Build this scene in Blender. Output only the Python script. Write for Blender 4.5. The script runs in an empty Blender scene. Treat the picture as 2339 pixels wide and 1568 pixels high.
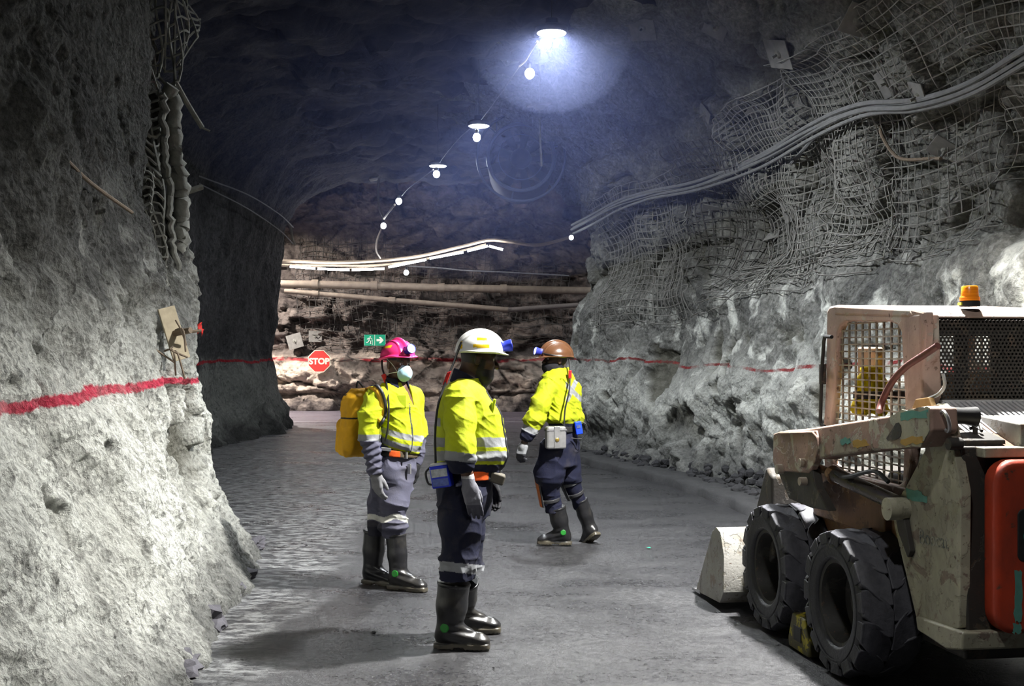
import bpy, bmesh, math, random
import numpy as np
from mathutils import Vector, Matrix
from mathutils.bvhtree import BVHTree
random.seed(7)
RNG = np.random.default_rng(5)
S = bpy.context.scene
COL = S.collection
F, HZ, CX, EYE = 2600.0, 805.0, 1169.5, 1.66

def P(px, py, Y):                      # photo measurement -> metres, at distance Y
    return np.array([(px - CX) / F * Y, Y, EYE - (py - HZ) / F * Y])

# ------------------------------------------------------------------ objects
def link(name, me, material=None, parent=None, smooth=False, loc=None):
    o = bpy.data.objects.new(name, me); COL.objects.link(o)
    if material is not None:
        for m in (material if isinstance(material, (list, tuple)) else [material]):
            me.materials.append(m)
    if smooth and len(me.polygons):
        me.polygons.foreach_set('use_smooth', [True] * len(me.polygons))
    if loc is not None: o.location = loc
    if parent is not None: o.parent = parent
    return o

def tag(o, label, cat, group=None, kind=None):
    o['label'] = label; o['category'] = cat
    if group: o['group'] = group
    if kind: o['kind'] = kind
    return o

def thing(name, label, cat, loc=(0, 0, 0), rotz=0.0, group=None):
    o = bpy.data.objects.new(name, None); COL.objects.link(o)
    o.location = loc; o.rotation_euler = (0, 0, rotz); o.empty_display_size = .1
    return tag(o, label, cat, group)

def mesh_from(V, Fc):
    me = bpy.data.meshes.new('m'); me.from_pydata([tuple(map(float, v)) for v in V], [], [tuple(map(int, f)) for f in Fc]); me.update()
    return me

class MB:
    """collects simple solids into one mesh"""
    def __init__(s): s.v = []; s.f = []; s.mi = []
    def add(s, V, Fc, mi=0):
        n = len(s.v); s.v.extend([tuple(v) for v in V]); s.f.extend([tuple(i + n for i in f) for f in Fc]); s.mi.extend([mi] * len(Fc)); return s
    def box(s, lo, hi, mi=0):
        x0, y0, z0 = lo; x1, y1, z1 = hi
        return s.add([(x0,y0,z0),(x1,y0,z0),(x1,y1,z0),(x0,y1,z0),(x0,y0,z1),(x1,y0,z1),(x1,y1,z1),(x0,y1,z1)],
              [(0,3,2,1),(4,5,6,7),(0,1,5,4),(1,2,6,5),(2,3,7,6),(3,0,4,7)], mi)
    def obox(s, c, ax, half, mi=0):
        c = np.array(c, float); A = [np.array(a, float) / np.linalg.norm(a) for a in ax]
        V = [c + A[0]*half[0]*i + A[1]*half[1]*j + A[2]*half[2]*k for k in (-1,1) for (i,j) in ((-1,-1),(1,-1),(1,1),(-1,1))]
        Fc = [(0,3,2,1),(4,5,6,7),(0,1,5,4),(1,2,6,5),(2,3,7,6),(3,0,4,7)]
        if np.dot(np.cross(A[0],A[1]),A[2]) < 0: Fc = [f[::-1] for f in Fc]
        return s.add(V, Fc, mi)
    def tube(s, pts, r, n=6, cap=True, mi=0):
        pts = [np.array(p, float) for p in pts]; m = len(pts)
        rs = r if hasattr(r, '__len__') else [r] * m
        T = []
        for i in range(m):
            d = pts[min(i+1,m-1)] - pts[max(i-1,0)]; T.append(d / (np.linalg.norm(d) + 1e-12))
        u = np.cross(T[0], (0,0,1.0))
        if np.linalg.norm(u) < 1e-3: u = np.cross(T[0], (1.0,0,0))
        u /= np.linalg.norm(u); V = []
        for i in range(m):
            u = u - T[i]*np.dot(u, T[i]); u /= (np.linalg.norm(u) + 1e-12); w = np.cross(T[i], u)
            for k in range(n):
                a = 2*math.pi*k/n; V.append(pts[i] + rs[i]*(math.cos(a)*u + math.sin(a)*w))
        Fc = [(i*n+k, i*n+(k+1)%n, (i+1)*n+(k+1)%n, (i+1)*n+k) for i in range(m-1) for k in range(n)]
        if cap: Fc += [tuple(range(n-1,-1,-1)), tuple(range((m-1)*n, m*n))]
        return s.add(V, Fc, mi)
    def prism(s, poly, axis, t0, t1, mi=0):
        """poly = 2D points; axis 'y': poly is (x,z) extruded along y; 'z': (x,y); 'x': (y,z)"""
        def pt(p, t): return {'y': (p[0], t, p[1]), 'z': (p[0], p[1], t), 'x': (t, p[0], p[1])}[axis]
        n = len(poly)
        A = sum(poly[i][0]*poly[(i+1)%n][1]-poly[(i+1)%n][0]*poly[i][1] for i in range(n))
        V = [pt(p, t0) for p in poly] + [pt(p, t1) for p in poly]
        Fc = [tuple(range(n-1,-1,-1)), tuple(range(n, 2*n))] + [(i, (i+1)%n, n+(i+1)%n, n+i) for i in range(n)]
        flip = (A < 0) ^ (t1 < t0) ^ (axis == 'y')
        if flip: Fc = [f[::-1] for f in Fc]
        return s.add(V, Fc, mi)
    def lathe(s, prof, c=(0,0,0), n=24, axis=(0,0,1), mi=0, a0=0.0, cap=True):
        """prof = (radius, height along axis) pairs"""
        ax = np.array(axis, float); ax /= np.linalg.norm(ax)
        u = np.cross(ax, (0,1.0,0)); u = u if np.linalg.norm(u) > .1 else np.cross(ax, (1.0,0,0)); u /= np.linalg.norm(u); w = np.cross(ax, u)
        c = np.array(c, float); V = []; m = len(prof)
        for (r, h) in prof:
            for k in range(n):
                a = a0 + 2*math.pi*k/n; V.append(c + ax*h + r*(math.cos(a)*u + math.sin(a)*w))
        Fc = [(i*n+k, i*n+(k+1)%n, (i+1)*n+(k+1)%n, (i+1)*n+k) for i in range(m-1) for k in range(n)]
        if cap and prof[0][0] > 1e-4: Fc.append(tuple(range(n-1,-1,-1)))
        if cap and prof[-1][0] > 1e-4: Fc.append(tuple(range((m-1)*n, m*n)))
        return s.add(V, Fc, mi)
    def ball(s, c, r, n=14, m=9, mi=0):
        r = r if hasattr(r, '__len__') else (r, r, r)
        V = []; Fc = []
        for i in range(m+1):
            t = math.pi*i/m
            for k in range(n):
                a = 2*math.pi*k/n; V.append((c[0]+r[0]*math.sin(t)*math.cos(a), c[1]+r[1]*math.sin(t)*math.sin(a), c[2]-r[2]*math.cos(t)))
        Fc = [(i*n+k, i*n+(k+1)%n, (i+1)*n+(k+1)%n, (i+1)*n+k) for i in range(m) for k in range(n)]
        return s.add(V, Fc, mi)
    def build(s, name, material, parent=None, smooth=False, bevel=0, loc=None, seg=2, angle=35, merge=True):
        me = bpy.data.meshes.new(name); me.from_pydata([tuple(map(float, v)) for v in s.v], [], s.f); me.update()
        if merge:
            bm = bmesh.new(); bm.from_mesh(me)
            if any(s.mi):
                bm.faces.ensure_lookup_table()
                for f, i in zip(bm.faces, s.mi): f.material_index = i
            bmesh.ops.remove_doubles(bm, verts=bm.verts, dist=1e-5); bm.to_mesh(me); bm.free()
        o = link(name, me, material, parent, smooth, loc)
        if smooth: me.set_sharp_from_angle(angle=math.radians(42))
        if bevel:
            b = o.modifiers.new('bevel', 'BEVEL'); b.width = bevel; b.segments = seg; b.limit_method = 'ANGLE'; b.angle_limit = math.radians(angle)
            me.polygons.foreach_set('use_smooth', [True]*len(me.polygons)); b.harden_normals = True
        return o

def catmull(pts, n):
    pts = [np.array(p, float) for p in pts]; out = []
    L = [0.0]
    for i in range(1, len(pts)): L.append(L[-1] + np.linalg.norm(pts[i]-pts[i-1]))
    Q = [2*pts[0]-pts[1]] + pts + [2*pts[-1]-pts[-2]]
    for t in np.linspace(0, L[-1], n):
        i = min(max(int(np.searchsorted(L, t, 'right')) - 1, 0), len(pts)-2)
        u = (t-L[i])/(L[i+1]-L[i]); a, b, c, d = Q[i:i+4]
        out.append(.5*((2*b)+(-a+c)*u+(2*a-5*b+4*c-d)*u*u+(-a+3*b-3*c+d)*u**3))
    return np.array(out)

# ------------------------------------------------------------------ numpy noise
def _hash(ix, iy, iz, k):
    h = (ix.astype(np.int64)*374761393 + iy.astype(np.int64)*668265263 + iz.astype(np.int64)*2147483647*3 + k*974634777) & 0xffffffff
    h = ((h ^ (h >> 13)) * 1274126177) & 0xffffffff
    h = ((h ^ (h >> 16)) * 2246822519) & 0xffffffff
    return ((h ^ (h >> 15)) & 0xffff) / 32767.5 - 1.0
def vnoise(p, seed=0):
    i = np.floor(p); f = p - i; f = f*f*f*(f*(f*6-15)+10); x, y, z = i[:,0], i[:,1], i[:,2]
    r = 0
    for a in (0,1):
        wa = f[:,0] if a else 1-f[:,0]
        for b in (0,1):
            wb = f[:,1] if b else 1-f[:,1]
            for c in (0,1):
                r = r + wa*wb*(f[:,2] if c else 1-f[:,2])*_hash(x+a, y+b, z+c, seed)
    return r
def fbm(p, oct=4, seed=0, gain=.5):
    a, r = 1.0, 0
    for o in range(oct): r = r + a*vnoise(p*(2.03**o) + 17.3*o, seed+o); a *= gain
    return r
def cells(p, seed=0):
    """voronoi: nearest, second-nearest distance and a value per cell"""
    i = np.floor(p); d1 = np.full(len(p), 9.0); d2 = d1.copy(); v = np.zeros(len(p))
    for a in (-1,0,1):
        for b in (-1,0,1):
            for c in (-1,0,1):
                x, y, z = i[:,0]+a, i[:,1]+b, i[:,2]+c
                q = np.stack([x+.5+.45*_hash(x,y,z,seed), y+.5+.45*_hash(x,y,z,seed+1), z+.5+.45*_hash(x,y,z,seed+2)], 1)
                d = np.linalg.norm(p-q, axis=1); near = d < d1
                d2 = np.where(near, d1, np.minimum(d2, d)); v = np.where(near, _hash(x,y,z,seed+3), v); d1 = np.where(near, d, d1)
    return d1, d2, v
def sstep(a, b, x):
    t = np.clip((x-a)/(b-a), 0, 1); return t*t*(3-2*t)

# ------------------------------------------------------------------ materials
class G:
    def __init__(s, name):
        s.m = bpy.data.materials.new(name); s.m.use_nodes = True; s.nt = s.m.node_tree; s.b = s.nt.nodes['Principled BSDF']
        s.o = s.nt.nodes.new('ShaderNodeTexCoord').outputs['Object']
    def n(s, t, **kw):
        x = s.nt.nodes.new('ShaderNode'+t)
        for k, v in kw.items(): setattr(x, k, v)
        return x
    def put(s, sock, v):
        if v is None: return
        if isinstance(v, bpy.types.NodeSocket): s.nt.links.new(v, sock)
        else:
            if isinstance(v, (tuple, list)) and len(v) == 3 and sock.type == 'RGBA': v = (*v, 1)
            sock.default_value = v
    def map(s, scale=(1,1,1), rot=(0,0,0), vec=None, loc=(0,0,0)):
        x = s.n('Mapping'); s.put(x.inputs[0], vec or s.o); x.inputs['Scale'].default_value = scale; x.inputs['Rotation'].default_value = rot; x.inputs['Location'].default_value = loc
        return x.outputs[0]
    def noise(s, scale, det=4, rough=.55, vec=None, dist=0):
        x = s.n('TexNoise'); s.put(x.inputs['Vector'], vec or s.o); x.inputs['Scale'].default_value = scale; x.inputs['Detail'].default_value = det
        x.inputs['Roughness'].default_value = rough; x.inputs['Distortion'].default_value = dist; return x.outputs['Fac']
    def vor(s, scale, feature='F1', vec=None, rnd=1.0, out='Distance'):
        x = s.n('TexVoronoi', feature=feature); s.put(x.inputs['Vector'], vec or s.o); x.inputs['Scale'].default_value = scale; x.inputs['Randomness'].default_value = rnd
        return x.outputs[out]
    def ramp(s, fac, stops, interp='LINEAR'):
        x = s.n('ValToRGB'); cr = x.color_ramp; cr.interpolation = interp
        while len(cr.elements) < len(stops): cr.elements.new(.5)
        for e, (p, c) in zip(cr.elements, stops):
            e.position = p; e.color = (c, c, c, 1) if not hasattr(c, '__len__') else (*c, 1)[:4]
        s.put(x.inputs[0], fac); return x.outputs[0]
    def mix(s, fac, a, b, mode='MIX'):
        x = s.n('MixRGB', blend_type=mode); s.put(x.inputs[0], fac); s.put(x.inputs[1], a); s.put(x.inputs[2], b); return x.outputs[0]
    def math(s, op, a, b=None, clamp=False):
        x = s.n('Math', operation=op, use_clamp=clamp); s.put(x.inputs[0], a); s.put(x.inputs[1], b); return x.outputs[0]
    def sep(s, vec=None):
        x = s.n('SeparateXYZ'); s.put(x.inputs[0], vec or s.o); return x.outputs
    def attr(s, name):
        x = s.n('Attribute'); x.attribute_name = name; return x.outputs['Color']
    def bump(s, h, st=.5, dist=.02, normal=None):
        x = s.n('Bump'); s.put(x.inputs['Height'], h); x.inputs['Strength'].default_value = st; x.inputs['Distance'].default_value = dist
        if normal is not None: s.put(x.inputs['Normal'], normal)
        return x.outputs[0]
    def out(s, color=None, rough=.8, metal=0, normal=None, spec=.5, emit=None, es=0, coat=0, sss=0):
        b = s.b.inputs
        s.put(b['Base Color'], color); s.put(b['Roughness'], rough); s.put(b['Metallic'], metal); s.put(b['Specular IOR Level'], spec)
        if normal is not None: s.put(b['Normal'], normal)
        if emit is not None: s.put(b['Emission Color'], emit); b['Emission Strength'].default_value = es
        if coat: b['Coat Weight'].default_value = coat; b['Coat Roughness'].default_value = .2
        return s.m

def plain(name, col, rough=.6, metal=0, nz=.12, sc=30, bump=.15, spec=.5, coat=0):
    g = G(name); f = g.noise(sc, 5)
    c = g.mix(f, tuple(x*(1-nz*2) for x in col), tuple(min(1, x*(1+nz*2)) for x in col))
    return g.out(c, g.math('ADD', g.math('MULTIPLY', g.noise(sc*.4, 3), .25), rough-.12), metal, g.bump(g.noise(sc*3, 3), bump, .004), spec, coat=coat)

def glow(name, col, strength):
    g = G(name); return g.out((.8,.8,.8), .4, emit=col, es=strength)

def chipped(name, paint, chips, rust=(.10,.055,.035), amount=.45, sc=7, dirt=(.05,.045,.04), rough=.55, bump=.5):
    """old paint flaking to lower coats, rust and dirt"""
    g = G(name)
    a = g.noise(sc, 9, .62, dist=.4); b = g.noise(sc*.6, 8, .6, g.map(loc=(5,3,1)), .5); d = g.noise(sc*3.2, 6, .65, g.map(loc=(2,8,4)))
    m1 = g.ramp(a, [(1-amount-.03, 0), (1-amount, 1)])
    m2 = g.ramp(b, [(1-amount*.95-.02, 0), (1-amount*.95+.01, 1)])
    base = g.mix(g.noise(3, 4), tuple(c*.75 for c in paint), tuple(min(1, c*1.15) for c in paint))
    c = g.mix(m1, base, chips[0])
    if len(chips) > 1: c = g.mix(m2, c, chips[1])
    mr = g.ramp(d, [(.62, 0), (.68, 1)])
    c = g.mix(mr, c, rust)
    dm = g.ramp(g.noise(2.2, 7, .65, g.map((1,1,.6), loc=(7,1,2))), [(.42, 0), (.75, .85)])
    c = g.mix(dm, c, dirt)
    h = g.math('ADD', g.math('MULTIPLY', m1, -1), g.math('MULTIPLY', g.noise(60, 4), .4))
    return g.out(c, g.math('ADD', g.math('MULTIPLY', dm, .25), rough), 0, g.bump(h, bump, .006))

def set_attr(me, name, vals):
    a = me.attributes.new(name, 'FLOAT_COLOR', 'POINT'); n = len(vals); v = np.ones((n,4), np.float32)
    v[:, :vals.shape[1] if vals.ndim > 1 else 3] = vals if vals.ndim > 1 else vals[:,None]
    a.data.foreach_set('color', v.ravel())

# ================================================================== the setting
def interp_prof(prof):
    z = np.array([p[0] for p in prof]); o = np.array([p[1] for p in prof])
    return lambda q: np.interp(q, z, o)

def smoothed(prof, q):
    f = interp_prof(prof); return (f(q-.12)+f(q-.06)+f(q)+f(q+.06)+f(q+.12))/5

def wall_grid(path, ns, zs, prof, disp):
    """path in plan with the tunnel on its right; returns vertex grid"""
    C = catmull(path, ns); T = np.gradient(C, axis=0); T /= np.linalg.norm(T, axis=1)[:,None]
    Nn = np.stack([T[:,1], -T[:,0]], 1)
    k = 9
    Np = np.pad(Nn, ((k,k),(0,0)), 'edge'); Nn = sum(Np[i:i+ns] for i in range(2*k+1))/(2*k+1); Nn /= np.linalg.norm(Nn, axis=1)[:,None]
    nz = len(zs); off = smoothed(prof, zs)
    X = C[:,None,0] + Nn[:,None,0]*off[None]; Y = C[:,None,1] + Nn[:,None,1]*off[None]; Z = np.broadcast_to(zs[None], X.shape)
    p = np.stack([X.ravel(), Y.ravel(), Z.ravel()], 1)
    d = disp(p)
    NN = np.repeat(Nn, nz, axis=0); slope = np.gradient(off, zs); nzv = np.tile(-slope, ns)
    n3 = np.stack([NN[:,0], NN[:,1], nzv], 1); n3 /= np.linalg.norm(n3, axis=1)[:,None]
    p = p + n3*d[:,None]
    return p, ns, nz

def grid_mesh(p, na, nb, flip=False):
    i = np.arange((na-1)*nb).reshape(na-1, nb)[:, :-1].ravel()
    q = np.stack([i, i+nb, i+nb+1, i+1], 1)
    if flip: q = q[:, ::-1]
    me = bpy.data.meshes.new('grid'); me.vertices.add(len(p)); me.vertices.foreach_set('co', p.astype(np.float32).ravel())
    me.loops.add(q.size); me.loops.foreach_set('vertex_index', q.astype(np.int32).ravel())
    me.polygons.add(len(q)); me.polygons.foreach_set('loop_start', np.arange(0, q.size, 4, dtype=np.int32)); me.polygons.foreach_set('use_smooth', np.ones(len(q), bool))
    me.update(calc_edges=True); me.validate(); return me
# ---------- materials of rock
def shotcrete(name, white, grey, dark, zmid, zsoft, line_z, line_w, red=(.55,.02,.05), grain=1.0, dirtz=.45, blot=.5, linefade=.15, bst=.95, spk_amt=.62):
    g = G(name); x, y, z = g.sep(); loc2 = g.map(loc=(4,7,1))
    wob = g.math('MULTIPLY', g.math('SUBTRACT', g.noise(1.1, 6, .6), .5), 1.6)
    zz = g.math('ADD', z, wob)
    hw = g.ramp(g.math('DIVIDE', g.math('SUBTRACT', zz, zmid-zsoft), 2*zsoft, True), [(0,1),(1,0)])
    bl = g.ramp(g.noise(2.3, 7, .62, dist=.3), [(.52,0),(.62,1)])
    bl = g.math('MULTIPLY', bl, g.ramp(g.math('DIVIDE', z, 4.0, True), [(.55,1),(.75,.05)]))
    fine = g.ramp(g.noise(26*grain, 6, .65), [(.35,0),(.68,1)])
    gc = g.mix(fine, tuple(c*.5 for c in grey), tuple(c*1.35 for c in grey))
    stain = g.ramp(g.noise(.9, 6, .6, g.map((1.6,1.6,.35))), [(.45,0),(.7,1)])
    gc = g.mix(g.math('MULTIPLY', stain, .6), gc, dark)
    wc = g.mix(g.math('MULTIPLY', fine, .8), white, tuple(c*.62 for c in white))
    hole = g.ramp(g.noise(5.5, 8, .68, g.map((1,1,.7))), [(.56,0),(.66,1)])
    wc = g.mix(g.math('MULTIPLY', hole, .6), wc, tuple(c*.35 for c in grey))
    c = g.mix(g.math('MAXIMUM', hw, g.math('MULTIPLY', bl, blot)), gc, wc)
    spk = g.ramp(g.noise(30*grain, 3, .6, g.map((1,1,.75), loc=(3,1,2))), [(.53,0),(.62,1)])
    big = g.ramp(g.noise(1.7, 5, .6, loc2), [(.35,.95),(.62,.25)])
    c = g.mix(g.math('MULTIPLY', spk, g.math('MULTIPLY', big, spk_amt)), c, g.mix(.5, dark, tuple(q*.8 for q in grey)))
    patch = g.ramp(g.noise(1.15, 7, .66, g.map((1,1,.8), loc=(9,4,7))), [(.56,0),(.66,1)])
    c = g.mix(g.math('MULTIPLY', patch, .40*spk_amt), c, tuple(q*1.1 for q in grey))
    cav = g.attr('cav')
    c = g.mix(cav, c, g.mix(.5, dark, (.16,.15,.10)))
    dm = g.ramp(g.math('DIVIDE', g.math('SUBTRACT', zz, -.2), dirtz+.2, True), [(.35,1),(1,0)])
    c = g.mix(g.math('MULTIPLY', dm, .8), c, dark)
    lz = g.math('ADD', g.math('SUBTRACT', z, line_z), g.math('MULTIPLY', g.math('SUBTRACT', g.noise(.55, 3), .5), .34))
    lz = g.math('ADD', lz, g.math('MULTIPLY', g.math('SUBTRACT', g.noise(34, 4), .5), line_w*.9))
    lm = g.ramp(g.math('DIVIDE', g.math('ABSOLUTE', lz), line_w, True), [(.38,1),(.62,0)])
    lm = g.math('MULTIPLY', lm, g.ramp(g.noise(2.6, 5), [(.38,linefade),(.55,.95)]))
    c = g.mix(lm, c, g.mix(fine, red, tuple(q*.55 for q in red)))
    h = g.math('ADD', g.math('ADD', g.math('MULTIPLY', g.vor(34*grain, vec=g.map((1,1,.8))), .7), g.math('MULTIPLY', g.noise(60*grain, 5, .7), .8)), g.math('MULTIPLY', g.noise(11*grain, 4, .6), 1.2))
    return g.out(c, .9, 0, g.bump(h, bst, .035/grain), .25)

def rock(name, light, dark, warm=None, sc=1.0):
    g = G(name); x, y, z = g.sep()
    a = g.noise(2.2*sc, 9, .65, dist=.4); b = g.noise(.7*sc, 5, .6, g.map((.4,.4,1.8)))
    c = g.mix(g.ramp(a, [(.35,0),(.65,1)]), dark, light)
    c = g.mix(g.math('MULTIPLY', g.ramp(b, [(.4,0),(.65,1)]), .6), c, dark)
    if warm:   # pale bench of broken rock at the foot
        hz = g.ramp(g.math('DIVIDE', g.math('ADD', z, g.math('MULTIPLY', g.math('SUBTRACT', a, .5), 1.4)), 3, True), [(.04,0),(.14,.25),(.25,1),(.44,.9),(.56,0)])
        c = g.mix(hz, c, g.mix(g.noise(5, 5), warm, tuple(q*.55 for q in warm)))
        lz = g.math('ADD', g.math('SUBTRACT', z, 1.44), g.math('MULTIPLY', g.math('SUBTRACT', g.noise(.6, 4), .5), .3))
        lm = g.ramp(g.math('DIVIDE', g.math('ABSOLUTE', lz), .09, True), [(.4,1),(.7,0)])
        lm = g.math('MULTIPLY', lm, g.ramp(g.noise(1.3, 4), [(.42,0),(.52,.9)]))
        c = g.mix(lm, c, (.45,.015,.03))
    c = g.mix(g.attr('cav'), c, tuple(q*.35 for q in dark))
    h = g.math('ADD', g.noise(6*sc, 9, .7), g.math('MULTIPLY', g.vor(4*sc, 'DISTANCE_TO_EDGE', g.map((1,1,1.5))), -.6))
    return g.out(c, .85, 0, g.bump(h, .9, .12), .3)

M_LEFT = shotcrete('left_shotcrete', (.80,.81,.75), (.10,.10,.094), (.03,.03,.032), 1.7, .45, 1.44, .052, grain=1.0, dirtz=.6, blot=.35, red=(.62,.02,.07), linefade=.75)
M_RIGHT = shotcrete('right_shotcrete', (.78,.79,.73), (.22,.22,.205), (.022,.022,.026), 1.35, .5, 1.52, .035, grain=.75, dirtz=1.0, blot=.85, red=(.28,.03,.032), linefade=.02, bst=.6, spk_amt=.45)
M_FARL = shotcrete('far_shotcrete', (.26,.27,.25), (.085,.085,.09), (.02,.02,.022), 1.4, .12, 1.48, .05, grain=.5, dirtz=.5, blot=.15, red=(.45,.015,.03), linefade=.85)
M_BACK = rock('back_rock', (.30,.25,.22), (.060,.048,.046), (.80,.66,.54))
M_CEIL = rock('ceiling_rock', (.10,.10,.11), (.02,.02,.024), sc=.8)

def rocky(p, a1, a2, a3, seed, sc=1.0, strat=1.0):
    q = p*np.array([1,1,strat])
    d1, d2, v = cells(q*.9*sc + .35*np.stack([fbm(q*1.2, 2, seed+30)]*3, 1), seed)
    e = d2-d1
    return a1*fbm(q*.55*sc, 4, seed+9) + a2*(v*.55*sstep(0,.12,e) - .5*(1-sstep(0,.1,e))) + a3*fbm(q*3.1*sc, 4, seed+20, .6), e

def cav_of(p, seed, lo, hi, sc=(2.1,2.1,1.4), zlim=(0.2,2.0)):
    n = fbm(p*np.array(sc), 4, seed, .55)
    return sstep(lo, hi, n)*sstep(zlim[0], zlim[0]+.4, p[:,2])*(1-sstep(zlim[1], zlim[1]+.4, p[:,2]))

# ---------- left wall: sprayed concrete, splayed foot, turning away at about nine metres
CAV = {}
def disp_left(p):
    d, e = rocky(p, .16, .05, .035, 11, 1.0, .8)
    d = d*np.clip(.6+p[:,2]*.3, .6, 1)
    g = fbm(p*np.array([8,8,6.5]), 3, 51, .6)*.024 + np.abs(fbm(p*np.array([23,23,19]), 2, 55))*.017
    corner = np.exp(-((p[:,1]-8.35)/.5)**2)
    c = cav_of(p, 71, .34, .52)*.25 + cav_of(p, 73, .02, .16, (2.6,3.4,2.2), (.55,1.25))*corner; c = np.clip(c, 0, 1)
    # deep groove beside a rib of sprayed mesh near the corner
    gr = np.exp(-((p[:,1]-8.75-.12*np.sin(p[:,2]*2))/.10)**2)*sstep(1.95,2.3,p[:,2])*(1-sstep(3.6,3.9,p[:,2]))
    rib = np.exp(-((p[:,1]-9.0)/.13)**2)*sstep(1.8,2.2,p[:,2])*(1-sstep(3.6,3.9,p[:,2]))
    ledge = np.exp(-((p[:,2]-2.02+.12*np.sin(p[:,1]*3))/.10)**2)*np.exp(-((p[:,1]-7.6)/.8)**2)
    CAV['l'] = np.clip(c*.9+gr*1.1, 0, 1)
    return d + g - .17*c - .30*gr + .10*rib + .07*ledge - .05
PROF_L = [(0,.05),(.06,-.02),(.25,-.15),(.62,-.30),(1.5,-.48),(1.85,-.52),(2.74,-.64),(3.6,-.72),(4.5,-.75),(5.2,-.5),(6.2,.4)]
PATH_L = [(-1.2,-4),(-1.25,-1),(-1.35,2),(-1.48,4),(-1.62,5.66),(-1.84,7.4),(-1.98,8.6),(-2.12,9.35),(-2.6,9.95),(-4,10.5),(-8,11)]
def along(path, dens):      # vertex spacing finer where the photo looks
    return path
C0 = catmull(PATH_L, 900)
keep = np.concatenate([np.nonzero(C0[:,1] < 3.4)[0][::8], np.nonzero((C0[:,1] >= 3.4) & (C0[:,0] > -2.9))[0], np.nonzero((C0[:,0] <= -2.9))[0][::6]])
def wall(name, path, n, spans, prof, zs, disp, material, cavkey=None, dense=None, label=None):
    """dense: list of (condition, step) choosing which path samples stay"""
    C = catmull(path, n)
    if dense is not None:
        idx = [i for i in range(n) if i % dense(C[i]) == 0]; C = C[idx]
    T = np.gradient(C, axis=0); T /= np.linalg.norm(T, axis=1)[:,None]; Nn = np.stack([T[:,1], -T[:,0]], 1); ns = len(C)
    for _ in range(30):
        Np = np.pad(Nn, ((1,1),(0,0)), 'edge'); Nn = (Np[:-2]+2*Np[1:-1]+Np[2:])/4
    Nn /= np.linalg.norm(Nn, axis=1)[:,None]
    nz = len(zs); off = smoothed(prof, zs)
    X = C[:,None,0]+Nn[:,None,0]*off; Yv = C[:,None,1]+Nn[:,None,1]*off; Z = np.broadcast_to(zs[None], X.shape)
    p = np.stack([X.ravel(), Yv.ravel(), Z.ravel()], 1); d = disp(p)
    n3 = np.stack([np.repeat(Nn[:,0], nz), np.repeat(Nn[:,1], nz), np.tile(-np.gradient(off, zs)*.6, ns)], 1); n3 /= np.linalg.norm(n3, axis=1)[:,None]
    p = p + n3*d[:,None]
    me = grid_mesh(p, ns, nz, flip=True)
    set_attr(me, 'cav', CAV[cavkey] if cavkey else np.zeros(len(p)))
    o = link(name, me, material); o['kind'] = 'structure'; return o
zl = np.concatenate([np.arange(-.15, 3.9, .0145), np.arange(3.9, 6.2, .06)])
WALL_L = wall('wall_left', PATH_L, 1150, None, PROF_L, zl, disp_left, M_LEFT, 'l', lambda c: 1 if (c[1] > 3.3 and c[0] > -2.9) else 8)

# ---------- right wall: leans back, curls over into the roof, ends in a corner at nineteen metres
def mass(p, x, y, z, r, a):   # one bulge of rock
    return a*np.exp(-(((p[:,0]-x)**2+(p[:,1]-y)**2)/r[0]**2+((p[:,2]-z)/r[1])**2))
def disp_right(p):
    d, e = rocky(p, .20, .09, .045, 41, 1.0, .8)
    up = sstep(2.2, 3.0, p[:,2])
    d2_, e2 = rocky(p, .10, .26, .07, 47, 1.5, 1.1)
    d = d*(1-up)+(d2_*.9-.12)*up
    lip = .20*np.exp(-((p[:,2]-.75)/.3)**2)*fbm(p*np.array([.9,.9,.2]), 2, 5)+.10*np.exp(-((p[:,2]-1.2)/.35)**2)
    g = fbm(p*np.array([7,7,7]), 3, 61, .6)*.02*(1-.4*up)
    low = fbm(p*5.0, 3, 66, .6)*.05*(1-sstep(.4,.9,p[:,2]))
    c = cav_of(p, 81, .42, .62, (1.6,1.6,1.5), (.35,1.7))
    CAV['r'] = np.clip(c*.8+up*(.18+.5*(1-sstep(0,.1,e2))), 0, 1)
    return d+lip+g+low-.10*c
PROF_R = [(0,.22),(.1,.12),(.35,-.02),(.6,-.02),(.9,.0),(1.3,-.08),(2.0,-.16),(2.5,-.16),(2.7,-.26),(3.4,-.22),(3.8,-.08),(4.3,.15),(4.8,.55),(5.3,1.2),(5.7,2.0),(6.3,3.2)]
PATH_R = [(12,25),(5,22.8),(2.2,21.2),(1.2,20.0),(1.02,19.0),(1.3,18.0),(1.85,16.6),(2.5,14.7),(2.95,12.8),(3.32,11),(3.75,9),(4.15,6.5),(4.5,3),(4.7,-4)]
zr = np.concatenate([np.arange(-.15, 4.6, .025), np.arange(4.6, 6.3, .05)])
WALL_R = wall('wall_right', PATH_R, 1150, None, PROF_R, zr, disp_right, M_RIGHT, 'r', lambda c: 1 if (6.0 < c[1] < 20.5) else 8)

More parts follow.
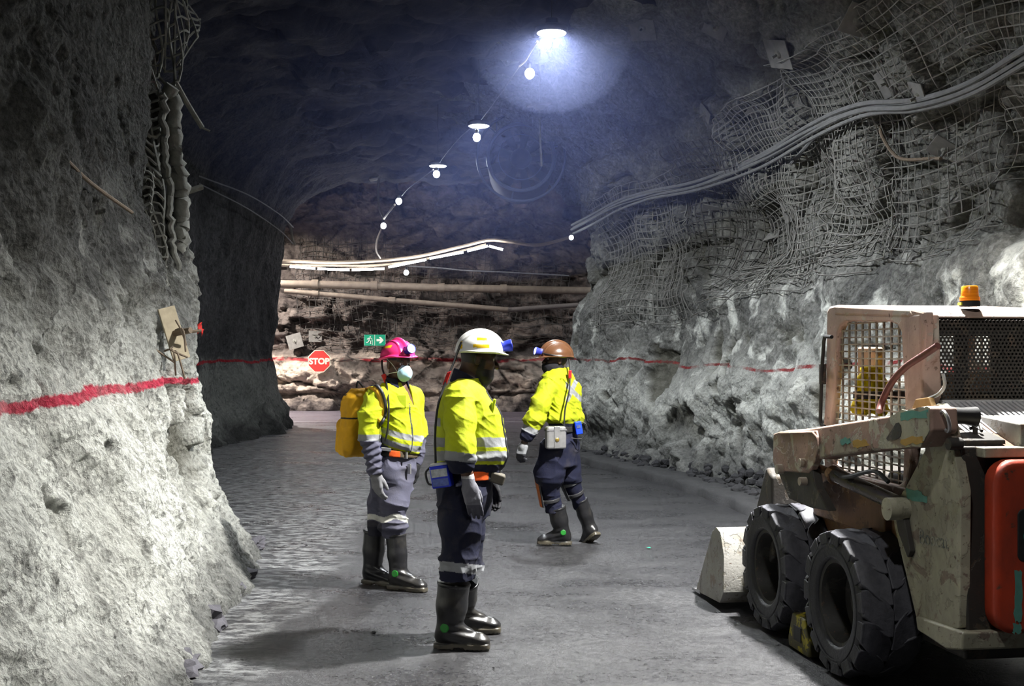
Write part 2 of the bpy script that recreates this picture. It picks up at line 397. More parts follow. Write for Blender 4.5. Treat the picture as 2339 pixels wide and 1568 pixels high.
# ---------- far left wall and back wall
def disp_farl(p):
    d, e = rocky(p, .22, .05, .05, 141, .8, .7); CAV['f'] = np.zeros(len(p)); return d + .12*fbm(p*2.2, 3, 7)*(1-sstep(.3,1.0,p[:,2]))
PROF_F = [(0,.25),(.25,.08),(.8,-.08),(1.4,-.16),(2.5,-.05),(3.7,.12),(4.4,.2),(4.9,.5),(5.4,1.2),(5.9,2.3),(6.5,3.6)]
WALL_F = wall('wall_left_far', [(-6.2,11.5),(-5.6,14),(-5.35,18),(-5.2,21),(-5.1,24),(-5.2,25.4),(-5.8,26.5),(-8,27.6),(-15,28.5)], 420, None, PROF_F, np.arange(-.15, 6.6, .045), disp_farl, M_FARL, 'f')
def disp_back(p):
    q = p*np.array([1,1,2.1])
    d1, d2, v = cells(q*.75+.4*np.stack([fbm(q*.9, 3, 230)]*3, 1), 201); e = d2-d1
    e1, e2, w = cells(q*2.0, 211); ee = e2-e1
    CAV['b'] = np.clip((1-sstep(.0,.07,e))*.9+(1-sstep(0,.05,ee))*.35, 0, 1)
    bench = sstep(.35,.55,p[:,2])*(1-sstep(1.2,1.75,p[:,2]))*(.35+.45*fbm(p*np.array([.35,.35,.1]), 2, 77))
    return .30*fbm(q*.4, 4, 205)+.30*v*sstep(0,.1,e)+.10*w*sstep(0,.1,ee)+.05*fbm(q*4, 3, 206)+bench
PROF_B = [(0,.75),(.12,.55),(.3,.2),(.5,.15),(1.3,.05),(1.7,-.1),(2.2,-.25),(3.5,-.25),(5,0),(6.2,.5),(7.2,1.5)]
WALL_B = wall('wall_back', [(-18,34.2),(-9,33.2),(-3,32.8),(2,32.6),(10,32.2)], 600, None, PROF_B, np.arange(-.15, 7.2, .045), disp_back, M_BACK, 'b')

# ---------- roof of the drive, stepping up over the cross tunnel
xs = np.linspace(-16, 9, 220); ys = np.linspace(-4, 38, 380)
XX, YY = np.meshgrid(xs, ys, indexing='ij'); p = np.stack([XX.ravel(), YY.ravel(), np.zeros(XX.size)], 1)
ctr = np.interp(p[:,1], [0,9,19,27], [.8,.6,-1.8,-2.2])
zc = 5.75 - .028*(p[:,0]-ctr)**2 + .0*p[:,1]
zc = np.maximum(zc, 4.6)
zc = zc + 1.6*sstep(27.2, 29.0, p[:,1]+.5*fbm(p*.5, 2, 3))
d, e = rocky(p, .16, .18, .06, 301, .9)
p[:,2] = zc - d
CEIL = link('ceiling', grid_mesh(p, len(xs), len(ys), flip=True), M_CEIL); CEIL['kind'] = 'structure'
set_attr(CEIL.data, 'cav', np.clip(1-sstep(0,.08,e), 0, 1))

# ---------- floor: graded, damp, dark
g = G('wet_ground'); x, y, z = g.sep()
st = g.noise(1.0, 7, .62, g.map((.85,1.5,1)), .3); fin = g.noise(26, 8, .72); big = g.noise(.32, 5, .6, g.map((.7,1,1)))
c = g.mix(g.ramp(fin, [(.3,0),(.75,1)]), (.015,.015,.017), (.078,.078,.082))
c = g.mix(g.ramp(st, [(.36,.6),(.62,0)]), c, (.022,.022,.026))
pale = g.ramp(g.noise(46, 6, .8, g.map((.7,1.3,1))), [(.60,0),(.70,1)])
c = g.mix(g.math('MULTIPLY', pale, g.ramp(st, [(.4,.1),(.65,.55)])), c, (.34,.34,.36))
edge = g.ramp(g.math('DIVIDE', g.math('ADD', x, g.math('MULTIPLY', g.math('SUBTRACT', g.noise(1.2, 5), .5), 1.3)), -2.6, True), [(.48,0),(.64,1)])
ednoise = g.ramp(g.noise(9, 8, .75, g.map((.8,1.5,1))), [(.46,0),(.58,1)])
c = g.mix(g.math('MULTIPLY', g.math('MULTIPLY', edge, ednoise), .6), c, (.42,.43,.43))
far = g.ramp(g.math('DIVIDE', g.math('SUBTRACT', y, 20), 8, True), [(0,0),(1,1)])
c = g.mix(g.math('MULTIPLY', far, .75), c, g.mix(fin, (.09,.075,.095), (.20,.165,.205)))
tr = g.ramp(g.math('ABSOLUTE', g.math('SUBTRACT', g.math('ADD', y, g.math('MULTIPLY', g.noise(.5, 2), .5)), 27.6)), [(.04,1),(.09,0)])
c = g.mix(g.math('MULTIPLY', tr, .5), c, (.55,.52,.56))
rg = g.ramp(g.math('ADD', g.math('MULTIPLY', st, .6), g.math('MULTIPLY', fin, .4)), [(.38,.20),(.6,.5)])
h = g.math('ADD', g.math('MULTIPLY', fin, 1.0), g.math('MULTIPLY', g.noise(90, 4, .7), .5))
M_FLOOR = g.out(c, rg, 0, g.bump(h, .8, .012), .5)
xs = np.linspace(-16, 9, 200); ys = np.linspace(-4, 36, 320)
XX, YY = np.meshgrid(xs, ys, indexing='ij'); p = np.stack([XX.ravel(), YY.ravel(), np.zeros(XX.size)], 1)
p[:,2] = .010*fbm(p*.8, 3, 401) - .004
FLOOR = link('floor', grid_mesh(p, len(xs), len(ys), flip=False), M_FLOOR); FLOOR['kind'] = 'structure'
CAVE = []
def refresh_cave():
    CAVE.clear()
    for o in (WALL_L, WALL_R, WALL_F, WALL_B, CEIL):
        m = o.data; v = np.empty(len(m.vertices)*3, np.float32); m.vertices.foreach_get('co', v)
        q = np.empty(len(m.loops), np.int32); m.loops.foreach_get('vertex_index', q)
        CAVE.append((o.name, BVHTree.FromPolygons(v.reshape(-1,3).tolist(), q.reshape(-1,4).tolist())))
refresh_cave()
def cast(o, d, only=None):
    """nearest rock face from o towards d: point, normal facing o"""
    best = None
    for nm, t in CAVE:
        if only and nm != only: continue
        h = t.ray_cast(Vector(o), Vector(d).normalized())
        if h[0] is not None and (best is None or h[3] < best[2]): best = (np.array(h[0]), np.array(h[1]), h[3])
    if best is None: return None
    n = best[1]; n = n if np.dot(n, d) < 0 else -n
    return best[0], n
def sight(px, py, only=None):
    return cast((0,0,EYE), ((px-CX)/F, 1, -(py-HZ)/F), only)
# ================================================================== lamps
LC = (.91,.955,1.0)
M_DISC = glow('lamp_diffuser', LC, 60); M_BULB = glow('bulb_glass', (.85,.92,1), 60); M_TUBE = glow('tube_light', (.97,.97,1), 75)
M_DARKMETAL = plain('dark_housing', (.05,.05,.055), .5, .6)
def spot(name, parent, loc, power, ang, blend=.7, radius=.14, aim=(0,0,-1), col=LC):
    l = bpy.data.lights.new(name, 'SPOT'); l.energy = power; l.spot_size = math.radians(ang); l.spot_blend = blend; l.shadow_soft_size = radius; l.color = col
    o = bpy.data.objects.new(name, l); COL.objects.link(o); o.parent = parent; o.location = loc
    o.rotation_euler = Vector(aim).to_track_quat('-Z', 'Y').to_euler(); return o
def high_bay(loc, label, power, ang, r=.15, aim=(0,0,-1), col=LC):
    t = thing('high_bay_lamp', label, 'lamp', loc, 0, 'disc lamps along the roof')
    MB().lathe([(r*1.0,.0),(r*1.06,.012),(r*1.06,.05),(r*.8,.075),(r*.45,.085),(r*.4,.14),(0,.145)], n=32).build('housing', M_DARKMETAL, t, True)
    MB().lathe([(0,-.006),(r*.9,-.006),(r*.97,.004)], n=32).build('diffuser', M_DISC, t)
    top = cast((loc[0],loc[1],loc[2]+.16), (0,0,1)); h = (top[0][2]-loc[2]) if top else .6
    MB().tube([(0,0,.14),(0,0,h)], .006, 5).build('hanger', M_DARKMETAL, t)
    if ang: spot('lamp_light', t, (0,0,-.03), power, ang, aim=aim, blend=.85, col=col)
    else:
        l = bpy.data.lights.new('lamp_light', 'AREA'); l.shape = 'DISK'; l.size = .27; l.energy = power; l.color = col
        o = bpy.data.objects.new('lamp_light', l); COL.objects.link(o); o.parent = t; o.location = (0,0,-.02)
    return t
# ================================================================== bodies and clothes as signed distance fields
def nrm(v): v = np.array(v, float); return v/(np.linalg.norm(v)+1e-12)
def smin(a, b, k):
    if k <= 0: return np.minimum(a, b)
    h = np.clip(.5+.5*(b-a)/k, 0, 1); return b*(1-h)+a*h-k*h*(1-h)
def smax(a, b, k): return -smin(-a, -b, k)
def cone(p, a, b, ra, rb):
    a = np.array(a, float); b = np.array(b, float); ab = b-a
    t = np.clip(((p-a)@ab)/(ab@ab+1e-12), 0, 1)
    return np.linalg.norm(p-a-t[:,None]*ab, axis=1)-(ra+(rb-ra)*t)
def ell(p, c, r, R=None):
    q = p-np.array(c, float)
    if R is not None: q = q@np.array(R).T
    q = q/np.array(r, float); k0 = np.linalg.norm(q, axis=1); k1 = np.linalg.norm(q/np.array(r, float), axis=1)+1e-9
    return k0*(k0-1)/k1
def rbox(p, c, h, r, R=None):
    q = p-np.array(c, float)
    if R is not None: q = q@np.array(R).T
    q = np.abs(q)-(np.array(h, float)-r)
    return np.linalg.norm(np.maximum(q, 0), axis=1)+np.minimum(q.max(1), 0)-r
def chain(p, pts, rs, k=.02):
    d = None
    for i in range(len(pts)-1):
        e = cone(p, pts[i], pts[i+1], rs[i], rs[i+1]); d = e if d is None else smin(d, e, k)
    return d
def loft(p, keys, f, l, pw=2.0):
    """keys: (z, x, y, half depth along f, half width along l), smooth in z; f,l unit plan vectors"""
    K = np.array(keys, float); K = K[np.argsort(K[:,0])]; z = np.clip(p[:,2], K[0,0], K[-1,0])
    def I(c):
        zz = K[:,0]; v = K[:,c]; m = np.gradient(v, zz); i = np.clip(np.searchsorted(zz, z, 'right')-1, 0, len(zz)-2)
        h = zz[i+1]-zz[i]; t = (z-zz[i])/h
        return (2*t**3-3*t**2+1)*v[i]+(t**3-2*t**2+t)*h*m[i]+(-2*t**3+3*t**2)*v[i+1]+(t**3-t**2)*h*m[i+1]
    x, y, rf, rs = I(1), I(2), I(3), I(4)
    dx, dy = p[:,0]-x, p[:,1]-y; u = dx*f[0]+dy*f[1]; v = dx*l[0]+dy*l[1]
    k = (np.abs(u/rf)**pw+np.abs(v/rs)**pw)**(1/pw)
    d = (k-1)*np.minimum(rf, rs)
    dz = np.maximum(np.maximum(K[0,0]-p[:,2], p[:,2]-K[-1,0]), -9)
    return np.where(dz > 0, np.sqrt(np.maximum(d,0)**2+dz**2), np.maximum(d, np.maximum(dz, -.5)))

def sdf_mesh(fn, lo, hi, h, color=None, off=(0,0,0)):
    """narrow-band surface nets"""
    lo = np.array(lo, float); hi = np.array(hi, float); B = 6
    nb = np.maximum(np.ceil((hi-lo)/(h*B)).astype(int), 1); n = nb*B+1
    ax = [lo[i]+h*B*(np.arange(nb[i])+.5) for i in range(3)]
    bx = np.stack(np.meshgrid(*ax, indexing='ij'), -1).reshape(-1,3)
    bd = fn(bx); act = np.abs(bd) < h*B*1.35
    D = np.where(bd > 0, 1.0, -1.0).reshape(nb).repeat(B,0).repeat(B,1).repeat(B,2)
    D = np.pad(D, ((0,1),)*3, 'edge').astype(np.float32)*9
    ids = np.argwhere(act.reshape(nb))
    mask = np.zeros(n, bool); 
    for i, j, k in ids: mask[i*B:i*B+B+1, j*B:j*B+B+1, k*B:k*B+B+1] = True
    ii = np.argwhere(mask); D[mask] = fn(lo+ii*h).astype(np.float32)
    sg = D < 0
    c = sum(sg[a:n[0]-1+a, b:n[1]-1+b, d:n[2]-1+d].astype(np.int8) for a in (0,1) for b in (0,1) for d in (0,1))
    ce = np.argwhere((c > 0) & (c < 8)); idx = -np.ones(n-1, np.int64); idx[tuple(ce.T)] = np.arange(len(ce))
    acc = np.zeros((len(ce),3)); cnt = np.zeros(len(ce))
    cor = [(a,b,d) for a in (0,1) for b in (0,1) for d in (0,1)]
    val = {q: D[ce[:,0]+q[0], ce[:,1]+q[1], ce[:,2]+q[2]] for q in cor}
    for q in cor:
        for e in range(3):
            if q[e]: continue
            r = list(q); r[e] = 1; r = tuple(r); va, vb = val[q], val[r]; x = (va < 0) != (vb < 0)
            t = np.clip(np.where(x, va/(va-vb+1e-12*(va == vb)), 0), 0, 1); pt = np.array(q, float)[None]+np.eye(3)[e][None]*t[:,None]
            acc += pt*x[:,None]; cnt += x
    V = lo+h*(ce+acc/cnt[:,None]); Fs = []
    for e in range(3):
        u, v = (e+1)%3, (e+2)%3
        sl = [slice(1,n[0]-1), slice(1,n[1]-1), slice(1,n[2]-1)]; sl[e] = slice(0,n[e]-1); s2 = list(sl); s2[e] = slice(1,n[e])
        a, b = sg[tuple(sl)], sg[tuple(s2)]; g = np.argwhere(a != b); ins = a[tuple(g.T)]
        base = g.copy(); 
        for q in range(3):
            if q != e: base[:,q] += 1
        def at(du, dv):
            w = base.copy(); w[:,u] += du; w[:,v] += dv; return idx[tuple(w.T)]
        Q = np.stack([at(-1,-1), at(0,-1), at(0,0), at(-1,0)], 1); Q[~ins] = Q[~ins][:, ::-1]; Fs.append(Q)
    Q = np.concatenate(Fs); Q = Q[(Q >= 0).all(1)]
    lab = np.arange(len(V))
    e_ = np.concatenate([Q[:,[0,1]], Q[:,[1,2]], Q[:,[2,3]], Q[:,[3,0]]])
    for _ in range(400):        # keep connected bodies only, drop crumbs
        m = np.minimum(lab[e_[:,0]], lab[e_[:,1]]); l2 = lab.copy(); np.minimum.at(l2, e_[:,0], m); np.minimum.at(l2, e_[:,1], m); l2 = l2[l2]
        if (l2 == lab).all(): break
        lab = l2
    cn = np.bincount(lab, minlength=len(V)); good = cn[lab] >= .30*cn.max()
    if not good.all():
        re = np.cumsum(good)-1; Q = re[Q[good[Q[:,0]]]]; V = V[good]
    # light relaxation
    nv = len(V); s_ = np.zeros((nv,3)); m_ = np.zeros(nv)
    for a, b in ((0,1),(1,2),(2,3),(3,0)):
        np.add.at(s_, Q[:,a], V[Q[:,b]]); np.add.at(m_, Q[:,a], 1)
    V = V*.6+.4*s_/np.maximum(m_,1)[:,None]
    me = bpy.data.meshes.new('sdf'); W = V-np.array(off, float)
    me.vertices.add(nv); me.vertices.foreach_set('co', W.astype(np.float32).ravel())
    me.loops.add(Q.size); me.loops.foreach_set('vertex_index', Q.astype(np.int32).ravel())
    me.polygons.add(len(Q)); me.polygons.foreach_set('loop_start', np.arange(0, Q.size, 4, dtype=np.int32)); me.polygons.foreach_set('use_smooth', np.ones(len(Q), bool))
    me.update(calc_edges=True)
    if color is not None: set_attr(me, 'col', np.asarray(color(V), np.float32))
    return me

def attr_mat(name, rough=.75, nz=.12, sc=40, bump=.25, spec=.3, dist=.004, coat=0, dirt=0):
    g = G(name); c = g.attr('col'); f = g.noise(sc, 5, .6)
    c = g.mix(g.math('MULTIPLY', f, nz*3), c, (.02,.02,.02), 'MIX') if nz else c
    if dirt: c = g.mix(g.math('MULTIPLY', g.ramp(g.noise(7, 8, .65), [(.5,0),(.72,1)]), dirt), c, (.09,.08,.06))
    return g.out(c, rough, 0, g.bump(g.noise(sc*3, 4), bump, dist), spec, coat=coat)
M_SKIN = attr_mat('skin', .5, .10, 60, .15, .4)
M_CLOTH = attr_mat('workwear_cloth', .8, .08, 30, .3, .25, dirt=.25)
M_BOOT = attr_mat('rubber_boot', .33, .05, 40, .12, .5, dirt=.35)
M_GLOVE = attr_mat('knit_glove', .8, .1, 90, .4, .2)
M_HELM = attr_mat('hard_hat_shell', .28, .03, 20, .05, .5, dirt=.12)
M_GEAR = attr_mat('gear', .45, .08, 40, .15, .4, dirt=.2)
M_BLACK = plain('black_rubber', (.012,.012,.013), .5)
M_RED = plain('red_plastic', (.5,.015,.02), .4)
M_CAPLENS = glow('cap_lamp_lens', (.9,.95,1), 45)
M_CAPOFF = plain('cap_lamp_dark_lens', (.06,.07,.12), .1)
M_STEEL = plain('scuffed_steel', (.40,.40,.41), .38, .75)
M_BLUE = plain('blue_plastic', (.01,.03,.55), .4)
YEL, NAVY, SILV = np.array((.47,.545,.010)), np.array((.006,.0075,.025)), np.array((.27,.28,.295))

def frame(f, u=(0,0,1)):
    f = nrm(f); l = nrm(np.cross(u, f)); u = np.cross(f, l); return f, l, u    # forward, left, up

def head_sdf(H, f, l, u, s=1.0, beard=0.0, fat=1.0):
    R = np.stack([f, l, u]); 
    def L(a, b, c): return H+s*(a*f+b*l+c*u)
    def fn(p):
        d = ell(p, L(-.012,0,.03), np.array((.098,.077,.098))*s, R)
        d = smin(d, ell(p, L(.03,0,-.05), np.array((.064*fat,.060*fat,.075))*s, R), .03)
        d = smin(d, ell(p, L(.062,0,-.100), np.array((.026,.030,.022))*s, R), .025)          # chin
        d = smin(d, cone(p, L(.073,.030,.030), L(.073,-.030,.030), .016*s, .016*s), .014)     # brow
        for sd in (1,-1):
            d = smin(d, ell(p, L(.062,sd*.038,-.020), np.array((.026,.022,.022))*s, R), .018) # cheek
            d = smax(d, -ell(p, L(.093,sd*.031,.006), np.array((.018,.017,.011))*s, R), .010) # socket
            d = smin(d, ell(p, L(.072,sd*.031,.006), np.array((.0135,.0135,.0125))*s, R), .002)  # eyeball
            e = ell(p, L(-.010,sd*.080,-.008), np.array((.020,.008,.033))*s, R)
            e = smax(e, -ell(p, L(-.004,sd*.089,-.004), np.array((.010,.006,.018))*s, R), .004)
            d = smin(d, e, .006)
        d = smin(d, chain(p, [L(.086,0,.010), L(.104,0,-.015), L(.111,0,-.028)], [.009*s,.011*s,.014*s], .004), .008)
        for sd in (1,-1): d = smin(d, ell(p, L(.094,sd*.014,-.031), np.array((.012,.009,.009))*s, R), .006)
        d = smin(d, ell(p, L(.088,0,-.058), np.array((.012,.024,.0075))*s, R), .004)
        d = smin(d, ell(p, L(.085,0,-.072), np.array((.012,.021,.0085))*s, R), .004)
        if beard:
            b = ell(p, L(.036,0,-.092), np.array((.064,.064,.055))*s, R)
            b = b - beard*.004*(.5+vnoise(p*220, 3)*.5)
            b = smax(b, -ell(p, L(.098,0,-.060), np.array((.02,.018,.010))*s, R), .004)
            d = smin(d, b, .01)
        return d
    return fn
def head_color(H, f, l, u, skin, beard=False, s=1.0, gaze=0.0):
    def fn(V):
        q = (V-H)/s; a, b, c = q@f, q@l, q@u
        C = np.tile(np.array(skin, float), (len(V),1)); n = .5+.5*fbm(V*30, 3, 5); C = C*(.8+.4*n[:,None])
        lip = sstep(1.1, .8, np.sqrt(((a-.094)/.02)**2+(b/.027)**2+((c+.065)/.017)**2)); C = C*(1-.5*lip[:,None])+np.array((.16,.06,.055))*.5*lip[:,None]
        for sd in (1,-1):
            e = np.sqrt((a-.072)**2+(b-sd*.031)**2+(c-.006)**2)
            w = (e < .0150) & (a > .078) & (np.abs(c-.006) < .0062); C[w] = (.62,.60,.57)
            ir = w & (np.sqrt((b-sd*.031-gaze)**2+(c-.006)**2) < .0062); C[ir] = (.02,.012,.008)
            br = (np.abs(b-sd*.034) < .021) & (np.abs(c-.031+.12*np.abs(b-sd*.03)) < .005) & (a > .06); C[br] = (.01,.008,.008)
        hair = (c > .03) & (a < .055) | ((a < -.02) & (c > -.035)); C[hair] = (.010,.008,.008)
        if beard:
            w = ((c < -.052) & (a > -.005) & (c > -.16) & ~((np.abs(b) < .018) & (np.abs(c+.063) < .012))) | ((np.abs(c+.044) < .006) & (a > .06) & (np.abs(b) < .03)); w |= (np.abs(b) > .05) & (c < .0) & (c > -.12) & (a > .0) & (a < .035)
            C[w] = (.007,.006,.006)
        return C
    return fn

def helmet(parent, H, f, l, u, color, off, stripes=(), lamp_on=True, s=1.0, tape=(.85,.55,.01), lampcol=None, up=0.0):
    """shell with ridges and a peak (> cap lamp, reflective tape)"""
    C = H+(.030+up)*u-.006*f; R = np.stack([f,l,u])
    def q(p): d = (p-C)/s; return d@f, d@l, d@u
    def fn(p):
        a, b, c = q(p); Q = np.stack([a,b,c],1)
        d = ell(Q, (0,0,0), (.142,.116,.128))
        d = smin(d, ell(Q, (0,0,.012), (.145,.118,.095)), .01)
        for bb in (0,): d = smin(d, np.sqrt((np.abs(b)-.0)**2+(np.sqrt((a/.142)**2+(c/.128)**2)-1.0)**2*.0169)-.016, .012)
        d = smin(d, np.sqrt((np.abs(b)-.05)**2+(np.sqrt((a/.130)**2+(c/.116)**2)-1.0)**2*.0144)-.007, .008)
        d = smax(d, -(c+.012), .004)
        pk = np.clip(a, 0, .2)
        rim = ell(np.stack([a*np.where(a > 0, .80, .93), b, (c+.004+.18*np.maximum(a-.09,0)+.10*np.maximum(-a-.10,0))],1), (0,0,0), (.150,.134,.011))
        d = smin(d, rim, .012)
        inn = ell(Q, (0,0,-.002), (.128,.104,.114))
        return smax(d, -np.where(c < .11, inn, 1), .003)
    def colr(V):
        a, b, c = q(V); K = np.tile(np.array(color, float), (len(V),1))
        for (a0,a1,c0,c1,sd) in stripes:
            K[(a > a0) & (a < a1) & (c > c0) & (c < c1) & (b*sd > .03)] = tape
        return K
    ext = .21
    hm = link('hard_hat', sdf_mesh(fn, C-ext, C+ext, .0042, colr, off), M_HELM, parent)
    B = C+f*.150*s+u*.034*s; A = nrm(f+.18*u)          # lamp on the brow
    blue = lampcol or (.012,.03,.42)
    def lf(p):
        t = (p-B)@A; r = np.linalg.norm((p-B)-t[:,None]*A, axis=1)
        d = smax(r-(.030+.006*sstep(.0,.05,t)), np.abs(t-.012)-.036, .006)
        d = smin(d, rbox(p, B-f*.020-u*.004, (.012,.024,.030), .005, R), .006)
        return smax(d, -np.maximum(r-.030, .040-t), .002)
    lm = link('cap_lamp', sdf_mesh(lf, B-.075, B+.085, .0035, lambda V: np.tile(blue, (len(V),1)), off), M_GEAR, hm)
    MB().lathe([(.0,.0455),(.018,.044),(.031,.0405)], B-np.array(off), 20, A).build('lamp_lens', M_CAPLENS if lamp_on else M_CAPOFF, lm)
    return hm, B+A*.05

def hand_sdf(W, d, pn, side, curl=.5, s=1.0, spread=.02, thumb=.6, fat=1.0):
    """W wrist, d towards fingers, pn palm normal, side towards the thumb"""
    d = nrm(d); side = nrm(side-np.dot(side,d)*d); pn = nrm(np.cross(d, side))*np.sign(np.dot(np.cross(d,side),pn) or 1)
    R = np.stack([d, side, pn]); segs = []
    L = [.044,.048,.045,.035]; O = [.031,.011,-.010,-.030]; st = [.094,.099,.096,.088]
    for i in range(4):
        p = W+s*(d*st[i]+side*O[i]-pn*.002); a = curl*(.75+.12*i)*.6; pts = [p-d*.012*s]; pts.append(p); dd = nrm(d+side*spread*(1.5-i)); q = p
        for j, f_ in enumerate((1,.68,.55)):
            dirn = dd*math.cos(a)+pn*math.sin(a); q = q+dirn*L[i]*f_*s; pts.append(q); a += curl*.85
        segs.append((pts, [r*s*fat for r in (.0125,.0120,.0108,.0098,.0085)]))
    t0 = W+s*(d*.028+side*.026+pn*.008); td = nrm(d*.75+side*.62*thumb+pn*.35)
    t1 = t0+td*.042*s; td2 = nrm(d*.95+side*.18+pn*.35); t2 = t1+td2*.033*s; t3 = t2+nrm(d+pn*.4)*.024*s
    segs.append(([t0,t1,t2,t3], [r*s*fat for r in (.019,.0150,.0125,.0105)]))
    def fn(p):
        e = rbox(p, W+s*(d*.056), np.array((.046,.042,.0165))*s*fat, .015*s, R)
        e = smin(e, cone(p, W-d*.03*s, W+d*.03*s, .027*s, .030*s), .022)
        e = smin(e, ell(p, W+s*(d*.034+side*.024+pn*.010), np.array((.034,.02,.018))*s, R), .015)
        for pts, rs in segs: e = smin(e, chain(p, pts, rs, .003), .0065)
        return e
    c = W+d*.085*s
    return fn, c-.135*s, c+.135*s, R

def boot(parent, off, knee, ankle, toe_dir, s=1.0, pitch=0.0, top_r=.085, badge=None, h=.0045, flat=True, shaft_r=None):
    """gumboot: shaft from knee to ankle, foot along toe_dir, sole of mud-caked rubber (> round green badge)"""
    knee = np.array(knee, float); A = np.array(ankle, float); t = nrm(toe_dir); t = nrm(np.array((t[0],t[1],0)))
    up = np.array((0,0,1.0)); f = t*math.cos(pitch)-up*math.sin(pitch); u = up*math.cos(pitch)+t*math.sin(pitch); l = np.cross(u, f); R = np.stack([f,l,u])
    def Lp(a, b, c): return A+s*(a*f+b*l+c*u)
    ax = nrm(A-knee); sr = shaft_r or (.076,.066,.056)
    def fn(p):
        d = chain(p, [knee, knee+(A-knee)*.5, A+ax*.0], [top_r*s, sr[0]*s, sr[1]*s], .02)
        d = smin(d, ell(p, Lp(-.018,0,-.045), np.array((.062,.045,.052))*s, R), .03)
        d = smin(d, chain(p, [Lp(.0,0,-.015), Lp(.075,0,-.045), Lp(.150,.003,-.060)], [.058*s,.047*s,.039*s], .03), .035)
        d = smin(d, ell(p, Lp(.165,.004,-.062), np.array((.050,.048,.034))*s, R), .02)
        q = (p-A)@R.T/s; a, b, c = q[:,0], q[:,1], q[:,2]
        fold = .0035*np.sin(c*150+a*40)*np.exp(-((c+.01)/.06)**2)*sstep(.0,.06,a+.03)
        d = d+fold*s
        wv = .047+.006*np.cos((a-.13)*20)
        so = smax(np.sqrt(((a-.066)/.151)**4+(b/.050)**4)**.5*.1-.1, np.abs(c+.092)-.016, .006)
        heel = .010*sstep(.02,.035,a)*(1-sstep(.075,.09,a))
        so = smax(so, -(c+.106-heel-.004*(np.sin(a*260) > .2)), .003)
        d = smin(d, so*s, .008)
        d = smin(d, np.maximum(np.abs((p-knee)@ax)-.012*s, np.linalg.norm((p-knee)-((p-knee)@ax)[:,None]*ax, axis=1)-(top_r+.004)*s), .004)  # rim at the top
        d = smax(d, -((p-knee)@ax+.004), .003)
        return smax(d, -(c+.1085)*s, .002)
    lo = np.minimum.reduce([knee-.11, A-.16, Lp(.24,0,-.12)-.06]); hi = np.maximum.reduce([knee+.11, A+.12, Lp(.24,0,0)+.06])
    def colr(V):
        q = (V-A)@R.T/s; K = np.tile((.011,.011,.013), (len(V),1)); m = sstep(-.068,-.084,q[:,2]+.012*fbm(V*25,3,9)); K = K*(1-m[:,None])+np.array((.085,.075,.055))*m[:,None]; return K
    o = link('gumboot', sdf_mesh(fn, lo, hi, h, colr, off), M_BOOT, parent)
    if badge is not None:
        # find boot surface from the ankle outwards along 'badge'
        bd = nrm(badge); ts = np.linspace(.02, .12, 200); pts = Lp(0,0,.005)+ts[:,None]*bd; k = int(np.argmax(fn(pts) > 0)); c = pts[k]
        MB().lathe([(.024*s,-.006),(.024*s,.003),(.019*s,.005),(0,.005)], c-np.array(off), 20, bd).build('badge', plain('green_rubber_badge', (.012,.19,.02), .5), o)
    return o
